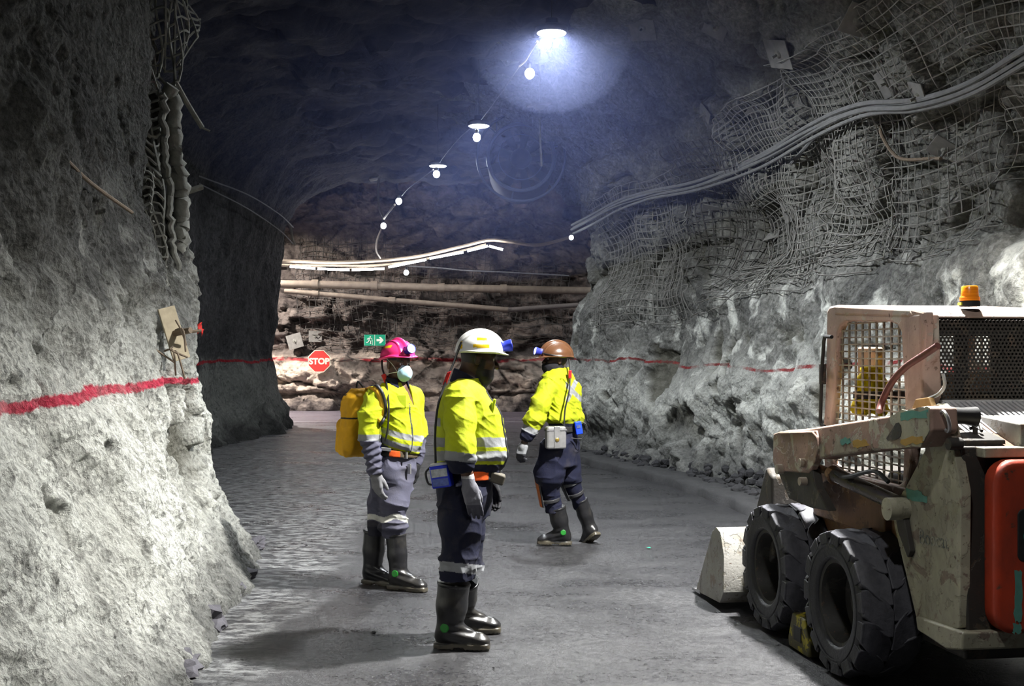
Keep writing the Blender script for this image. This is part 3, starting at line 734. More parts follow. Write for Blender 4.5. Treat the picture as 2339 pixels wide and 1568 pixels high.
# ================================================================== person: white hard hat, profile, nearest
def wrinkle(p, amp, fr=(7,7,16), seed=0):
    """sparse soft ridges, as cloth folds"""
    k = np.array(fr)*.62; w = .35*np.stack([vnoise(p*3+9, seed+50), vnoise(p*3+21, seed+51), vnoise(p*3+33, seed+52)], 1)
    n = vnoise(p*k+w, seed); r = (1-np.abs(n))**4; n2 = vnoise(p*k*1.9+w*2, seed+3); r2 = (1-np.abs(n2))**4
    return -amp*(.85*r+.35*r2)+amp*.35
def person_white():
    Y = 6.5; off = np.array([(1048-CX)/F*Y, Y, 0]); sc = F/Y
    t = thing('person', 'person in white hard hat and hi-vis yellow shirt, in profile with head bowed', 'person', off)
    J = lambda px, py, dy=0.0: P(px, py, Y+dy)
    f, l, u = frame((1,.06,0))                    # facing along +x
    # ---- head bowed forward
    hf, hl, hu = frame((.97,.10,-.20), (0,0,1)); H = J(1094, 819)
    fh = head_sdf(H, hf, hl, hu, 1.02, 1.0, 1.05)
    neck = [J(1062,880,.01), J(1078,842,.005)]
    sh_n, el_n, wr_n = J(1050,905,-.17), J(1052,1010,-.26), J(1070,1098,-.25)
    def fb(p):
        d = smin(fh(p), cone(p, neck[0], neck[1], .070, .066), .03)
        d = smin(d, ell(p, J(1068,930,0), (.13,.19,.16)), .05)
        d = smin(d, chain(p, [sh_n, el_n, wr_n], [.06,.050,.031], .02), .03)
        return smax(d, -(p[:,2]-.84), .01)
    bc = head_color(H, hf, hl, hu, (.055,.027,.017), True, 1.02)
    def bodyc(V):
        K = bc(V); K[V[:,2] < 1.42] = (.11,.055,.036); return K
    link('body', sdf_mesh(fb, J(960,1130,-.42), J(1180,775,.36), .0044, bodyc, off), M_SKIN, t)
    # ---- shirt
    cx = lambda px: (px-CX)/F*Y
    zz = lambda py: EYE-(py-HZ)/F*Y
    keys = [(zz(y), cx((a+b)/2), Y, (b-a)/2/sc, w) for (y,a,b,w) in ((868,1040,1092,.10),(884,1020,1102,.150),(905,1007,1116,.180),(940,998,1141,.180),(975,994,1150,.178),(1005,993,1155,.178),(1030,993,1157,.178),(1052,997,1153,.175),(1075,1006,1140,.165))]
    def fsleeve(p):
        s_ = chain(p, [J(1048,912,-.165), J(1050,965,-.235), J(1051,1020,-.270), J(1054,1062,-.270)], [.084,.080,.076,.070], .03)
        return s_
    armcut = lambda p: (p-J(1058,1079,-.27))@nrm(J(1060,1090,-.27)-J(1052,1010,-.26))
    def fshirt(p):
        d = loft(p, keys, f, l, 2.3)
        d = smin(d, ell(p, J(1054,902,-.14), (.080,.080,.062)), .04); d = smin(d, ell(p, J(1054,900,.15), (.085,.085,.075)), .04)
        d = smin(d, smax(fsleeve(p), armcut(p), .008), .006)
        d = smin(d, chain(p, [J(1052,905,.18), J(1058,1000,.24), J(1082,1062,.235)], [.08,.07,.06], .03), .03)
        w = wrinkle(p, .013, (7,7,11), 21)+wrinkle(p+np.array([0,0,1])*p[:,:1]*.6, .005, (14,14,26), 22)
        hem = .016*np.exp(-((p[:,2]-zz(1040))/.018)**2)*np.exp(-((p[:,1]-(Y-.24))/.1)**2)
        return d+w-hem-.004
    silver = [(1000,1022),(1031,1054)]
    def cshirt(V):
        n = len(V); py = HZ-(V[:,2]-EYE)*F/V[:,1]; K = np.tile(YEL, (n,1)); px = CX+V[:,0]*F/V[:,1]
        sl = fsleeve(V); arm = (sl < .03) & (V[:,1] < Y-.15) & (V[:,2] < zz(895))
        front = ~arm
        tilt = (px-1075)*.05
        for a, b in silver: K[front & (py > a-tilt*0) & (py < b)] = SILV
        K[front & (py > 1062)] = NAVY
        K[front & (np.abs(py-1026.5) < 2)] = YEL*.8
        ap = py+(px-1050)*-.12
        K[arm & (ap > 1034) & (ap < 1055)] = SILV; K[arm & (ap >= 1055)] = NAVY
        K[(py < 884) & (px < 1060) & False] = NAVY
        # chest placket & silver on the back
        K[front & (px < 1006) & (py > 955) & (py < 975)] = SILV
        # zip edge
        return K
    shirt = link('shirt', sdf_mesh(fshirt, J(970,1100,-.40), J(1175,845,.36), .0052, cshirt, off), M_CLOTH, t)
    # collar in navy around the neck
    def fcol(p):
        c0 = J(1064,862); ax = nrm(J(1074,838)-J(1060,884)); h = (p-c0)@ax; r = np.linalg.norm((p-c0)-h[:,None]*ax, axis=1)
        fr = (p-c0)@f
        d = np.abs(r-.083-.05*np.maximum(-h,0)-.01*np.sin(fr*20))-.007; return smax(d, smax(h-.026-.10*np.maximum(-fr,0)+.35*np.maximum(fr,0), -h-.05, .004), .004)
    link('collar', sdf_mesh(fcol, J(1015,905,-.15), J(1115,825,.15), .004, lambda V: np.tile(NAVY, (len(V),1)), off), M_CLOTH, t)
    # open placket: dark zip edge running down the chest
    z = MB(); pts = []
    def onfront(py, dy=0):
        q0 = J(1200, py, dy); 
        xs_ = np.linspace(q0[0], q0[0]-.5, 500); pp = np.stack([xs_, np.full(500, q0[1]), np.full(500, q0[2])], 1); k = int(np.argmax(fshirt(pp) < 0)); return pp[k]
    pts = [onfront(y, -.045)+np.array((.002,0,0))-off for y in np.linspace(893, 1068, 16)]
    z.tube(pts, .007, 6); z.build('placket', plain('navy_edge', (.02,.022,.03), .7), shirt, True)
    # chest pocket radio clip
    c = onfront(930, -.10)-off
    MB().obox(c, ((0,1,0),(1,0,-.2),(.2,0,1)), (.03,.008,.045)).build('chest_pocket', plain('pocket_flap', (.50,.62,.01), .8), shirt, True, .005)
    MB().tube([c+np.array((.012,.05,-.0)), c+np.array((.022,.055,-.04)), c+np.array((.018,.05,-.075))], .008, 6).build('clip', M_STEEL, shirt, True)
    # ---- trousers
    legN = [J(1045,1090,-.09), J(1052,1200,-.10), J(1047,1290,-.105), J(1040,1330,-.11)]
    legF = [J(1052,1090,.09), J(1064,1200,.12), J(1064,1290,.14), J(1064,1330,.15)]
    hipk = [(zz(y), cx((a+b)/2), Y, (b-a)/2/sc, w) for (y,a,b,w) in ((1060,1010,1128,.16),(1090,1002,1124,.175),(1120,997,1122,.18),(1150,999,1122,.175),(1180,1008,1120,.15))]
    def ftr(p):
        d = loft(p, hipk, f, l, 2.2)
        a = chain(p, legN, [.128,.112,.100,.097], .04); b = chain(p, legF, [.125,.105,.090,.087], .04)
        d = smin(d, smin(a, b, .02), .04)
        d = smax(d, (zz(1326)-p[:,2]), .006)
        low = sstep(zz(1180), zz(1320), p[:,2])
        return d+wrinkle(p, .016, (8,8,11), 31)+low*wrinkle(p, .012, (9,9,24), 33)
    def ctr(V):
        py = HZ-(V[:,2]-EYE)*F/V[:,1]; K = np.tile(NAVY, (len(V),1)); px = CX+V[:,0]*F/V[:,1]
        q = py-(px-1048)*.10; K[(q > 1287) & (q < 1309)] = (.30,.31,.33); return K
    link('trousers', sdf_mesh(ftr, J(960,1345,-.36), J(1150,1050,.38), .0055, ctr, off), M_CLOTH, t)
    # belt with orange lining
    def fbelt(p):
        d = loft(p, hipk, f, l, 2.2)-.012; ph = p[:,2]-(zz(1080)-.03*(p[:,0]-off[0])); return smax(np.abs(d)-.005, np.abs(ph)-.026, .003)
    def cbelt(V):
        px = CX+V[:,0]*F/V[:,1]; K = np.tile((.02,.02,.022), (len(V),1)); K[(px > 1080) & (px < 1116)] = (.75,.10,.01); return K
    link('belt', sdf_mesh(fbelt, J(960,1110,-.36), J(1150,1055,.36), .005, cbelt, off), M_CLOTH, t)
    # ---- boots, gloves
    boot(t, off, J(1037,1332,-.10), J(1027,1442,-.10)*np.array((1,1,0))+np.array((0,0,.1085)), (1,-.10,0), 1.06, 0, .086, (-.35,-1,.15), shaft_r=(.082,.068))
    boot(t, off, J(1060,1328,.15), J(1056,1420,.26)*np.array((1,1,0))+np.array((0,0,.1085)), (1,-.02,0), 1.06, 0, .080, None, shaft_r=(.074,.062))
    fn, lo, hi, R = hand_sdf(wr_n+np.array((.0,0,-.02)), (.26,0,-1), (-.2,1,0), (1,.2,.2), .28, 1.0, .03, fat=1.08)
    fg = lambda p: smin(fn(p), cone(p, wr_n+np.array((-.004,0,.02)), wr_n+np.array((.004,0,-.03)), .036, .036), .01)
    def cgl(V):
        K = np.tile((.20,.20,.23), (len(V),1)); h = (wr_n[2]-V[:,2]); K[h > .135] = (.10,.10,.125); K[h < -.010] = (.55,.55,.56); return K
    link('glove', sdf_mesh(fg, lo-.03, hi+.03, .0034, cgl, off), M_GLOVE, t)
    wf = J(1120,1100,.22); fn, lo, hi, R = hand_sdf(wf, (.22,0,-1), (-.3,-1,0), (1,-.3,.1), .7, 1.0, .02)
    link('glove', sdf_mesh(fn, lo, hi, .004, lambda V: np.tile((.02,.02,.024), (len(V),1)), off), M_GLOVE, t)
    # ---- hard hat with lamp pointing ahead, cord down the back, red clip
    hm, lp = helmet(t, H+.012*hf, *frame((.985,.10,-.03)), (.80,.80,.78), off, ((-.055,.05,.020,.042,-1),(-.03,.035,.066,.084,-1),(-.14,-.118,.01,.06,-1)), False, .90, up=.014)
    cord = catmull([J(1054,782,-.06), J(1046,802,-.07), J(1036,830,-.10), J(1022,862,-.13), J(1012,890,-.15), J(1000,930,-.19), J(994,990,-.20), J(995,1060,-.20)], 40)-off
    MB().tube(cord, .0065, 6).build('lamp_cord', M_BLACK, t, True)
    MB().obox(J(1021,864,-.13)-off, (nrm(J(1015,880)-J(1028,845)), (0,1,0), (1,0,.4)), (.038,.013,.013)).build('cord_clip', M_RED, t, True, .004)
    # battery / rescuer pack on the hip
    b = thing('belt_pack', 'blue battery pack with white label on hip of the white-hatted person', 'battery pack', J(1009,1088,-.235))
    fx = nrm((1,-.25,.16)); ux = nrm((-.16,0,1)); 
    R = np.stack([fx, np.cross(ux, fx), ux])
    MB().obox((0,0,0), R, (.055,.036,.062)).build('case', M_BLUE, b, False, .008)
    MB().obox(R[1]*-.037+ux*.022, R, (.046,.0016,.022)).build('upper_label', plain('worn_label', (.45,.48,.50), .6, 0, .3, 60), b)
    MB().obox(R[1]*-.037-ux*.030, R, (.046,.0016,.020)).build('lower_label', plain('blue_label', (.10,.14,.40), .6, 0, .3, 60), b)
    MB().obox(ux*.066, R, (.050,.03,.008)).build('lid', plain('pale_lid', (.5,.52,.55), .4), b, False, .004)
    MB().tube(catmull([-fx*.05+ux*.06, -fx*.085+ux*.03, -fx*.08-ux*.03, -fx*.05-ux*.04], 16)+R[1]*-.01, .006, 6).build('cable_loop', M_BLACK, b, True)
    # pouch in front
    MB().obox(J(1135,1092,-.06)-off, (nrm((1,0,-.35)), (0,1,0), nrm((.35,0,1))), (.045,.05,.030)).build('belt_pouch', plain('pouch_canvas', (.10,.09,.07), .8), t, True, .012)
    return t
person_white()
# ================================================================== person: pink hard hat, masked, three-quarter view
def generic_arm(p, pts, rs): return chain(p, pts, rs, .03)
def person_pink():
    Y = 8.03; off = np.array([(888-CX)/F*Y, Y, 0]); sc = F/Y
    t = thing('person', 'person in pink hard hat and pale blue face mask wearing grey trousers', 'person', off)
    J = lambda px, py, dy=0.0: P(px, py, Y+dy)
    zz = lambda py: EYE-(py-HZ)/F*Y
    f, l, u = frame((.72,-.69,0)); hf, hl, hu = frame((.60,-.79,-.08)); H = J(911, 832)
    fh = head_sdf(H, hf, hl, hu, .98, 0)
    shR, elR, wrR = J(857,905,-.14), J(845,985,-.17), J(858,1080,-.20)
    shL, elL, wrL = J(949,905,.12), J(957,990,.14), J(951,1058,.10)
    neck = [J(903,885,.01), J(907,855,.01)]
    def fb(p):
        d = smin(fh(p), cone(p, neck[0], neck[1], .066, .060), .025)
        d = smin(d, ell(p, J(910,940,0), (.12,.14,.17)), .06)
        ch = cone(p, J(916,890,-.03), J(930,940,-.03), .045, .05); d = smin(d, ch, .03)
        d = smin(d, chain(p, [shR,elR,wrR], [.05,.045,.029], .02), .03); d = smin(d, chain(p, [shL,elL,wrL], [.05,.045,.029], .02), .03)
        return smax(d, -(p[:,2]-.82), .01)
    link('body', sdf_mesh(fb, J(815,1110,-.36), J(985,785,.36), .0046, head_color(H, hf, hl, hu, (.105,.052,.033), False, .98, gaze=.002), off), M_SKIN, t)
    K = [(y, a, b) for (y,a,b) in ((878,876,930),(892,862,945),(915,858,955),(945,862,962),(975,866,966),(1000,868,967),(1018,872,965),(1034,880,955))]
    keys = [(zz(y), ((a+b)/2-CX)/F*Y, Y, (b-a)/2/sc*.84, (b-a)/2/sc*1.02) for y,a,b in K]
    slR = lambda p: chain(p, [J(856,906,-.14), J(846,950,-.165), J(843,985,-.175), J(850,1030,-.19), J(857,1078,-.20)], [.070,.074,.070,.057,.050], .03)
    slL = lambda p: chain(p, [J(944,908,.11), J(954,985,.14), J(951,1052,.10)], [.068,.062,.050], .03)
    cutR = lambda p: (p-J(858,1082,-.20))@nrm(J(858,1082,-.2)-J(846,1000,-.175))
    def openv(p):   # open neck, wedge between the lapels
        c = J(930,890,0); w = J(948,935,0)
        tt = np.clip((zz(868)-p[:,2])/(zz(868)-zz(928)), 0, 1); q = (p-H)@l; a = (p-J(912,900,0))@f
        return np.maximum(np.maximum(np.abs(q-.030*tt-.006)-.036*(1-tt)-.002, zz(926)-p[:,2]), -a+.02)
    def fs(p):
        d = loft(p, keys, f, l, 2.3)
        d = smin(d, ell(p, shR+np.array((.03,.02,-.005)), (.07,.07,.06)), .05); d = smin(d, ell(p, shL+np.array((-.02,0,-.01)), (.06,.07,.06)), .05)
        d = smin(d, smax(slR(p), cutR(p), .006), .015); d = smin(d, slL(p), .02)
        d = d+wrinkle(p, .015, (8,8,13), 41)+wrinkle(p+np.array([0,0,1])*p[:,:1]*.6, .008, (14,14,26), 42)-.004
        arm = np.exp(-((slR(p))/.03)**2)*(p[:,2] < zz(1000)); d = d+arm*.008*np.sin((p[:,2]-.4*p[:,0])*130)
        return smax(d, -openv(p), .006)
    GREY = np.array((.088,.088,.130))
    def cs(V):
        py = HZ-(V[:,2]-EYE)*F/V[:,1]; px = CX+V[:,0]*F/V[:,1]; C = np.tile(YEL, (len(V),1))
        arm = (slR(V) < .028) & (px < 872); armL = (slL(V) < .03) & (px > 944) & (V[:,1] > Y+.03); fr = ~arm & ~armL
        q = py-(px-868)*.22-6*np.sin((px-868)/34)
        C[fr & (q > 973) & (q < 987)] = SILV; C[fr & (q > 997) & (q < 1011)] = SILV; C[fr & (q > 1016)] = NAVY
        C[fr & (q > 993) & (px < 873)] = NAVY
        C[arm & (py > 993) & (py < 1008)] = SILV; C[arm & (py >= 1008)] = GREY
        C[armL & (py > 1000)] = GREY
        s = (V-H)@l; z = fr & (np.abs(s+.012-.05*np.clip((zz(940)-V[:,2]),-.1,.1)) < .006) & (py > 925); C[z] = (.04,.045,.05)
        return C
    shirt = link('shirt', sdf_mesh(fs, J(805,1100,-.34), J(990,860,.36), .0054, cs, off), M_CLOTH, t)
    def surf(fn, px, py):
        o = np.array((0,0,EYE)); d = P(px,py,1)-o; ts = np.linspace(Y-.45, Y+.4, 900); pp = o+ts[:,None]*d; k = int(np.argmax(fn(pp) < 0)); return pp[k]
    c = surf(fs, 912, 917)-off+np.array((0,.004,0))
    MB().obox(c, (nrm((.9,-.1,0)), nrm((.3,-1,0)), (0,0,1)), (.050,.006,.045)).build('chest_pocket', plain('pocket_yellow', (.60,.74,.02), .8), shirt, True, .006)
    def fcol(p):
        c0 = J(905,872); ax = nrm((.02,.04,1)); h = (p-c0)@ax; q = p-c0; r = np.linalg.norm(q-h[:,None]*ax, axis=1); fr = q@f
        d = np.abs(r-.078-.35*np.maximum(-h,0)*sstep(0,.05,fr))-.007
        d = smax(d, smax(h-.030-.15*np.maximum(-fr,0)+.2*np.maximum(fr,0), -h-.045, .004), .004)
        return smax(d, -np.maximum(np.abs(q@l)-.045-.3*np.maximum(h,0), -fr+.02), .004)
    link('collar', sdf_mesh(fcol, J(865,905,-.15), J(945,845,.15), .004, lambda V: np.tile(NAVY*1.3, (len(V),1)), off), M_CLOTH, t)
    # trousers
    hk = [(zz(y), ((a+b)/2-CX)/F*Y, Y, (b-a)/2/sc*.85, (b-a)/2/sc*1.1) for y,a,b in ((1015,872,952),(1040,868,948),(1065,866,942),(1095,862,940),(1120,858,936))]
    lR = [J(884,1080,-.05), J(868,1150,.02), J(859,1195,.06), J(858,1225,.08)]; lL = [J(914,1080,.02), J(900,1150,-.06), J(897,1195,-.06), J(903,1232,-.03)]
    def ft(p):
        d = loft(p, hk, f, l, 2.2); d = smin(d, smin(chain(p, lR, [.105,.088,.078,.066], .04), chain(p, lL, [.107,.092,.080,.064], .04), .02), .04)
        low = sstep(zz(1120), zz(1190), p[:,2])
        b = .016*np.exp(-((p[:,2]-zz(1202))/.02)**2)
        return d+wrinkle(p, .018, (8,8,12), 51)+low*wrinkle(p, .014, (9,9,24), 53)-b
    def ct(V):
        py = HZ-(V[:,2]-EYE)*F/V[:,1]; px = CX+V[:,0]*F/V[:,1]; C = np.tile(GREY, (len(V),1))
        q = py-4*np.sin((px-862)/9); C[(q > 1178) & (q < 1191)] = (.52,.52,.48); C[(q > 1193) & (px < 872)] = GREY*.35; return C
    link('trousers', sdf_mesh(ft, J(825,1245,-.32), J(965,1008,.34), .0056, ct, off), M_CLOTH, t)
    def fbe(p):
        d = loft(p, hk, f, l, 2.2)-.010; ph = p[:,2]-(zz(1034)-.06*((p-J(900,1034))@f)*1.0-.09*((p-J(900,1034))@l)); return smax(np.abs(d)-.005, np.abs(ph)-.024, .003)
    def cb(V):
        px = CX+V[:,0]*F/V[:,1]; C = np.tile((.03,.028,.024), (len(V),1)); C[(px > 889) & (px < 914)] = (.75,.10,.01); C[px >= 914] = (.10,.075,.045); return C
    belt = link('belt', sdf_mesh(fbe, J(845,1075,-.34), J(970,1005,.34), .005, cb, off), M_CLOTH, t)
    bx = surf(lambda p: ft(p)-.012, 925, 1040)-off
    MB().obox(bx, (nrm((.8,-.6,0)), nrm((-.6,-.8,0)), (0,0,1)), (.022,.006,.026)).build('buckle', M_STEEL, belt, False, .003)
    bx = surf(lambda p: ft(p)-.012, 882, 1027)-off
    MB().obox(bx, (nrm((1,0,-.1)), (0,1,0), (0,0,1)), (.035,.012,.012)).build('belt_clip', M_STEEL, belt, False, .004)
    bx = surf(lambda p: ft(p)-.012, 935, 1072)-off
    MB().obox(bx, (nrm((.8,-.6,0)), nrm((-.6,-.8,0)), (0,0,1)), (.014,.006,.035)).build('keyring_tag', M_STEEL, t, False, .003)
    boot(t, off, J(856,1213,.10), J(851,1290,.11)*np.array((1,1,0))+np.array((0,0,.1085)), (.85,-.5,0), 1.0, 0, .078, None)
    boot(t, off, J(904,1223,-.04), J(911,1300,-.07)*np.array((1,1,0))+np.array((0,0,.1085)), (.90,-.42,0), 1.02, 0, .070, (-.35,-1,.12), shaft_r=(.066,.060))
    fn, lo, hi, R = hand_sdf(wrR+np.array((0,0,-.01)), (.14,.0,-1), (.6,.75,.1), (.75,-.62,.1), .45, .98, .02, fat=1.12)
    fg = lambda p: smin(fn(p), cone(p, wrR+np.array((0,0,.02)), wrR+np.array((.002,0,-.03)), .034, .034), .01)
    link('glove', sdf_mesh(fg, lo-.03, hi+.03, .0036, lambda V: np.tile((.21,.21,.225), (len(V),1)), off), M_GLOVE, t)
    fn, lo, hi, R = hand_sdf(wrL, (-.05,-.1,-1), (-.8,.2,.1), (.3,-.9,.1), .75, .98, .02, fat=1.1)
    link('glove', sdf_mesh(fn, lo, hi, .004, lambda V: np.tile((.012,.012,.014), (len(V),1)), off), M_GLOVE, t)
    # dust mask: moulded cup and elastic
    R = np.stack([hf,hl,hu]); mc = H+.086*hf-.058*hu
    def fm(p):
        q = (p-mc)@R.T; d = ell(q, (0,0,0), (.050,.054,.056)); d = smin(d, cone(q, (.02,0,.038), (.043,0,-.015), .012,.012), .02)
        d = smin(d, smax(np.abs(q[:,0]+.004)-.004, np.sqrt((q[:,1]/.060)**2+(q[:,2]/.061)**2)*.06-.06, .003), .008)
        return smax(d, -ell(q, (0,0,0), (.044,.048,.050)), .002)
    mask = link('face_mask', sdf_mesh(fm, mc-.09, mc+.09, .0035, lambda V: np.tile((.42,.66,.80), (len(V),1)), off), M_CLOTH, t)
    R3 = lambda a,b,c: H+a*hf+b*hl+c*hu-off
    for zc_ in (.035, -.075):
        MB().tube(catmull([R3(.075,-.055,-.05), R3(.04,-.074,-.02+zc_*.5), R3(-.02,-.087,zc_), R3(-.08,-.06,zc_)], 14), .0028, 5).build('strap', plain('white_elastic', (.7,.7,.66), .8), mask)
    hm, lp = helmet(t, H-.006*hf, *frame((.60,-.79,.10)), (.86,.035,.20), off, ((-.02,.06,.062,.082,-1),), True, .96, up=.020)
    MB().tube(catmull([J(873,805,.06), J(873,840,.03), J(880,862,-.02), J(884,885,-.12), J(888,930,-.20), J(886,975,-.21), J(880,1008,-.19)], 36)-off, .0065, 6).build('lamp_cord', M_BLACK, t, True)
    MB().obox(J(880,866,-.04)-off, (nrm((.4,0,-1)), (0,1,0), nrm((1,0,.4))), (.036,.014,.016)).build('cord_clip', M_RED, t, True, .004)
    MB().obox(J(866,1030,-.09)-off, ((1,0,0),(0,1,0),(0,0,1)), (.016,.04,.055)).build('radio', M_BLUE, t, False, .008)
    # ---- backpack
    b = thing('backpack', 'yellow-orange backpack on the back of the pink-hatted person', 'backpack', J(822,965,.13))
    bo = np.array(b.location); fb_ = -f; Rb = np.stack([fb_, -l, u]); tilt = .10
    def lq(p): q = (p-bo)@Rb.T; q[:,0] -= tilt*0; q = q.copy(); q[:,0] -= -.28*q[:,2]*.6; return q
    def fbag(p):
        q = lq(p); d = rbox(q, (0,0,-.01), (.085,.145,.235), .06); d = smin(d, rbox(q, (.085,0,-.10), (.055,.115,.125), .04), .012)
        d = smin(d, rbox(q, (.075,-.02,.10), (.04,.10,.07), .03), .012)
        d = smin(d, rbox(q, (.0,.0,.215), (.055,.10,.03), .025), .02)
        return d+wrinkle(p, .012, (9,9,14), 61)
    def cbag(V):
        q = lq(V); C = np.tile((.70,.37,.012), (len(V),1)); C[np.abs(q[:,2]-.035) < .007] = (.02,.02,.02)
        C[(np.abs(q[:,2]+.0-.16-.3*q[:,1]) < .006) & (q[:,0] > .02)] = (.02,.02,.02); C[(np.abs(q[:,1]+.118) < .006) & (q[:,2] < .02)] = (.02,.02,.02); return C
    link('bag', sdf_mesh(fbag, bo-.36, bo+.36, .0058, cbag, bo), M_CLOTH, b)
    sp = [surf(lambda p: fs(p)-.006, x, y) for x, y in ((853,884),(862,890),(868,900),(873,915),(876,932),(874,950),(866,965))]
    sp = catmull([J(842,884,.10)]+sp+[J(850,985,.02)], 40)
    def strap(name, offn, wd, m, lift):
        V = []; Fc = []
        for i, q in enumerate(sp):
            tg = nrm(sp[min(i+1,39)]-sp[max(i-1,0)]); n = nrm(np.array((.15,-1,.25))); s_ = nrm(np.cross(tg, n)); V += [q-bo+s_*(offn-wd)+n*lift, q-bo+s_*(offn+wd)+n*lift]
        Fc = [(2*i,2*i+1,2*i+3,2*i+2) for i in range(39)]; me = mesh_from(V, Fc); o = link(name, me, m, b, True); s = o.modifiers.new('thick','SOLIDIFY'); s.thickness = .008; return o
    strap('shoulder_strap', 0, .026, plain('strap_yellow', (.75,.42,.02), .75), .006)
    strap('strap_webbing', -.016, .011, M_BLACK, .012)
    MB().tube(catmull([bo+fb_*.0+u*.25-l*.03, bo+u*.29+fb_*.02, bo+u*.25+l*.03], 10)-bo, .008, 6).build('grab_loop', M_BLACK, b, True)
    return t
person_pink()

# ================================================================== person: brown hard hat, walking away
def person_brown():
    Y = 9.78; off = np.array([(1285-CX)/F*Y, Y, 0]); sc = F/Y
    t = thing('person', 'person in brown hard hat and black neck gaiter, mid-stride, seen from behind', 'person', off)
    J = lambda px, py, dy=0.0: P(px, py, Y+dy)
    zz = lambda py: EYE-(py-HZ)/F*Y
    f, l, u = frame((-.72,.69,0)); hf, hl, hu = frame((-.95,-.30,.02)); H = J(1269, 822)
    fh = head_sdf(H, hf, hl, hu, 1.0, 0)
    shL, elL, wrL = J(1247,888,-.13), J(1220,955,-.20), J(1197,1014,-.20)
    shR, elR, wrR = J(1306,890,.15), J(1312,960,.24), J(1285,1000,.32)
    def fb(p):
        d = smin(fh(p), cone(p, J(1274,868), J(1270,845), .068, .062), .025); d = smin(d, ell(p, J(1280,920), (.12,.13,.18)), .05)
        d = smin(d, chain(p, [shL,elL,wrL], [.05,.043,.029], .02), .03); d = smin(d, chain(p, [shR,elR,wrR], [.05,.043,.029], .02), .03)
        return smax(d, -(p[:,2]-.82), .01)
    link('body', sdf_mesh(fb, J(1170,1035,-.36), J(1345,770,.5), .005, head_color(H, hf, hl, hu, (.05,.025,.017)), off), M_SKIN, t)
    keys = [(zz(y), ((a+b)/2-CX)/F*Y, Y, (b-a)/2/sc*.84, (b-a)/2/sc*1.12) for y,a,b in ((842,1250,1298),(860,1242,1308),(880,1240,1316),(905,1243,1320),(935,1248,1323),(955,1251,1322),(970,1254,1318),(985,1256,1316))]
    slL = lambda p: chain(p, [J(1250,886,-.12), J(1234,925,-.18), J(1222,957,-.205), J(1206,995,-.205)], [.080,.077,.072,.055], .03)
    cutL = lambda p: (p-J(1201,1008,-.205))@nrm(J(1200,1008,-.2)-J(1222,957,-.2))
    def fs(p):
        d = loft(p, keys, f, l, 2.3); d = smin(d, ell(p, shL+np.array((.03,.02,.01)), (.08,.08,.07)), .04); d = smin(d, ell(p, shR, (.07,.08,.065)), .04)
        d = smin(d, smax(slL(p), cutL(p), .006), .015); d = smin(d, chain(p, [shR,elR,wrR], [.075,.066,.05], .03), .02)
        bl = .014*np.exp(-((p[:,2]-zz(955))/.03)**2)
        return d+wrinkle(p, .015, (8,8,12), 71)+wrinkle(p+np.array([0,0,1])*p[:,:1]*.8, .009, (13,13,24), 72)-.004-bl
    def cs(V):
        py = HZ-(V[:,2]-EYE)*F/V[:,1]; px = CX+V[:,0]*F/V[:,1]; C = np.tile(YEL, (len(V),1)); arm = (slL(V) < .03) & (px < 1262) & (V[:,1] < Y-.1)
        cu = cutL(V); C[arm & (cu > -.128) & (cu < -.078)] = SILV; C[arm & (cu >= -.078)] = NAVY
        C[~arm & (py > 968)] = NAVY
        back = (~arm) & (px > 1292)
        for x0,y0,x1,y1 in ((1296,915,1317,868),(1293,879,1330,916)):
            dd = np.abs((px-x0)*(y1-y0)-(py-y0)*(x1-x0))/math.hypot(x1-x0,y1-y0); C[back & (dd < 5) & (py > 868) & (py < 918)] = SILV
        grime = sstep(.15,.6, fbm(V*9, 4, 81)); C = C*(1-.35*grime[:,None]); return C
    link('shirt', sdf_mesh(fs, J(1180,1025,-.34), J(1345,830,.5), .0058, cs, off), M_CLOTH, t)
    def fg(p):
        q = (p-H)@np.stack([hf,hl,hu]).T
        d = ell(q, (.022,0,-.07), (.098,.083,.078)); d = smin(d, ell(q, (-.01,0,-.14), (.085,.085,.07)), .03)
        return smax(smax(d+wrinkle(p, .008, (12,12,30), 5), q[:,2]+.012-.10*q[:,0], .004), -q[:,2]-.20, .004)
    link('neck_gaiter', sdf_mesh(fg, H-.22, H+.16, .0045, lambda V: np.tile((.008,.008,.012), (len(V),1)), off), M_CLOTH, t)
    def fc(p):
        c0 = J(1273,855); q = p-c0; h = q[:,2]; r = np.linalg.norm(q[:,:2], axis=1); return smax(np.abs(r-.088-.15*np.maximum(-h,0))-.008, smax(h-.035+.25*q[:,0], -h-.045, .004), .004)
    link('collar', sdf_mesh(fc, J(1235,885,-.15), J(1312,825,.15), .0045, lambda V: np.tile(NAVY, (len(V),1)), off), M_CLOTH, t)
    hk = [(zz(y), ((a+b)/2-CX)/F*Y, Y, (b-a)/2/sc*.86, (b-a)/2/sc*1.08) for y,a,b in ((960,1256,1316),(985,1254,1317),(1010,1248,1319),(1040,1240,1318),(1062,1238,1315))]
    lL = [J(1264,1030,-.08), J(1254,1085,-.06), J(1255,1120,-.03), J(1266,1165,-.01)]; lR = [J(1295,1030,.08), J(1299,1080,.10), J(1308,1110,.12), J(1325,1152,.16)]
    def ft(p):
        d = loft(p, hk, f, l, 2.2); a = chain(p, lL, [.12,.118,.074,.066], .03); b = chain(p, lR, [.118,.108,.070,.060], .03)
        return smin(d, smin(a, b, .02), .04)+wrinkle(p, .020, (8,8,12), 91)-.010*np.exp(-((p[:,2]-zz(1100))/.03)**2)
    link('trousers', sdf_mesh(ft, J(1205,1185,-.32), J(1350,950,.40), .006, lambda V: np.tile(NAVY*1.15, (len(V),1)), off), M_CLOTH, t)
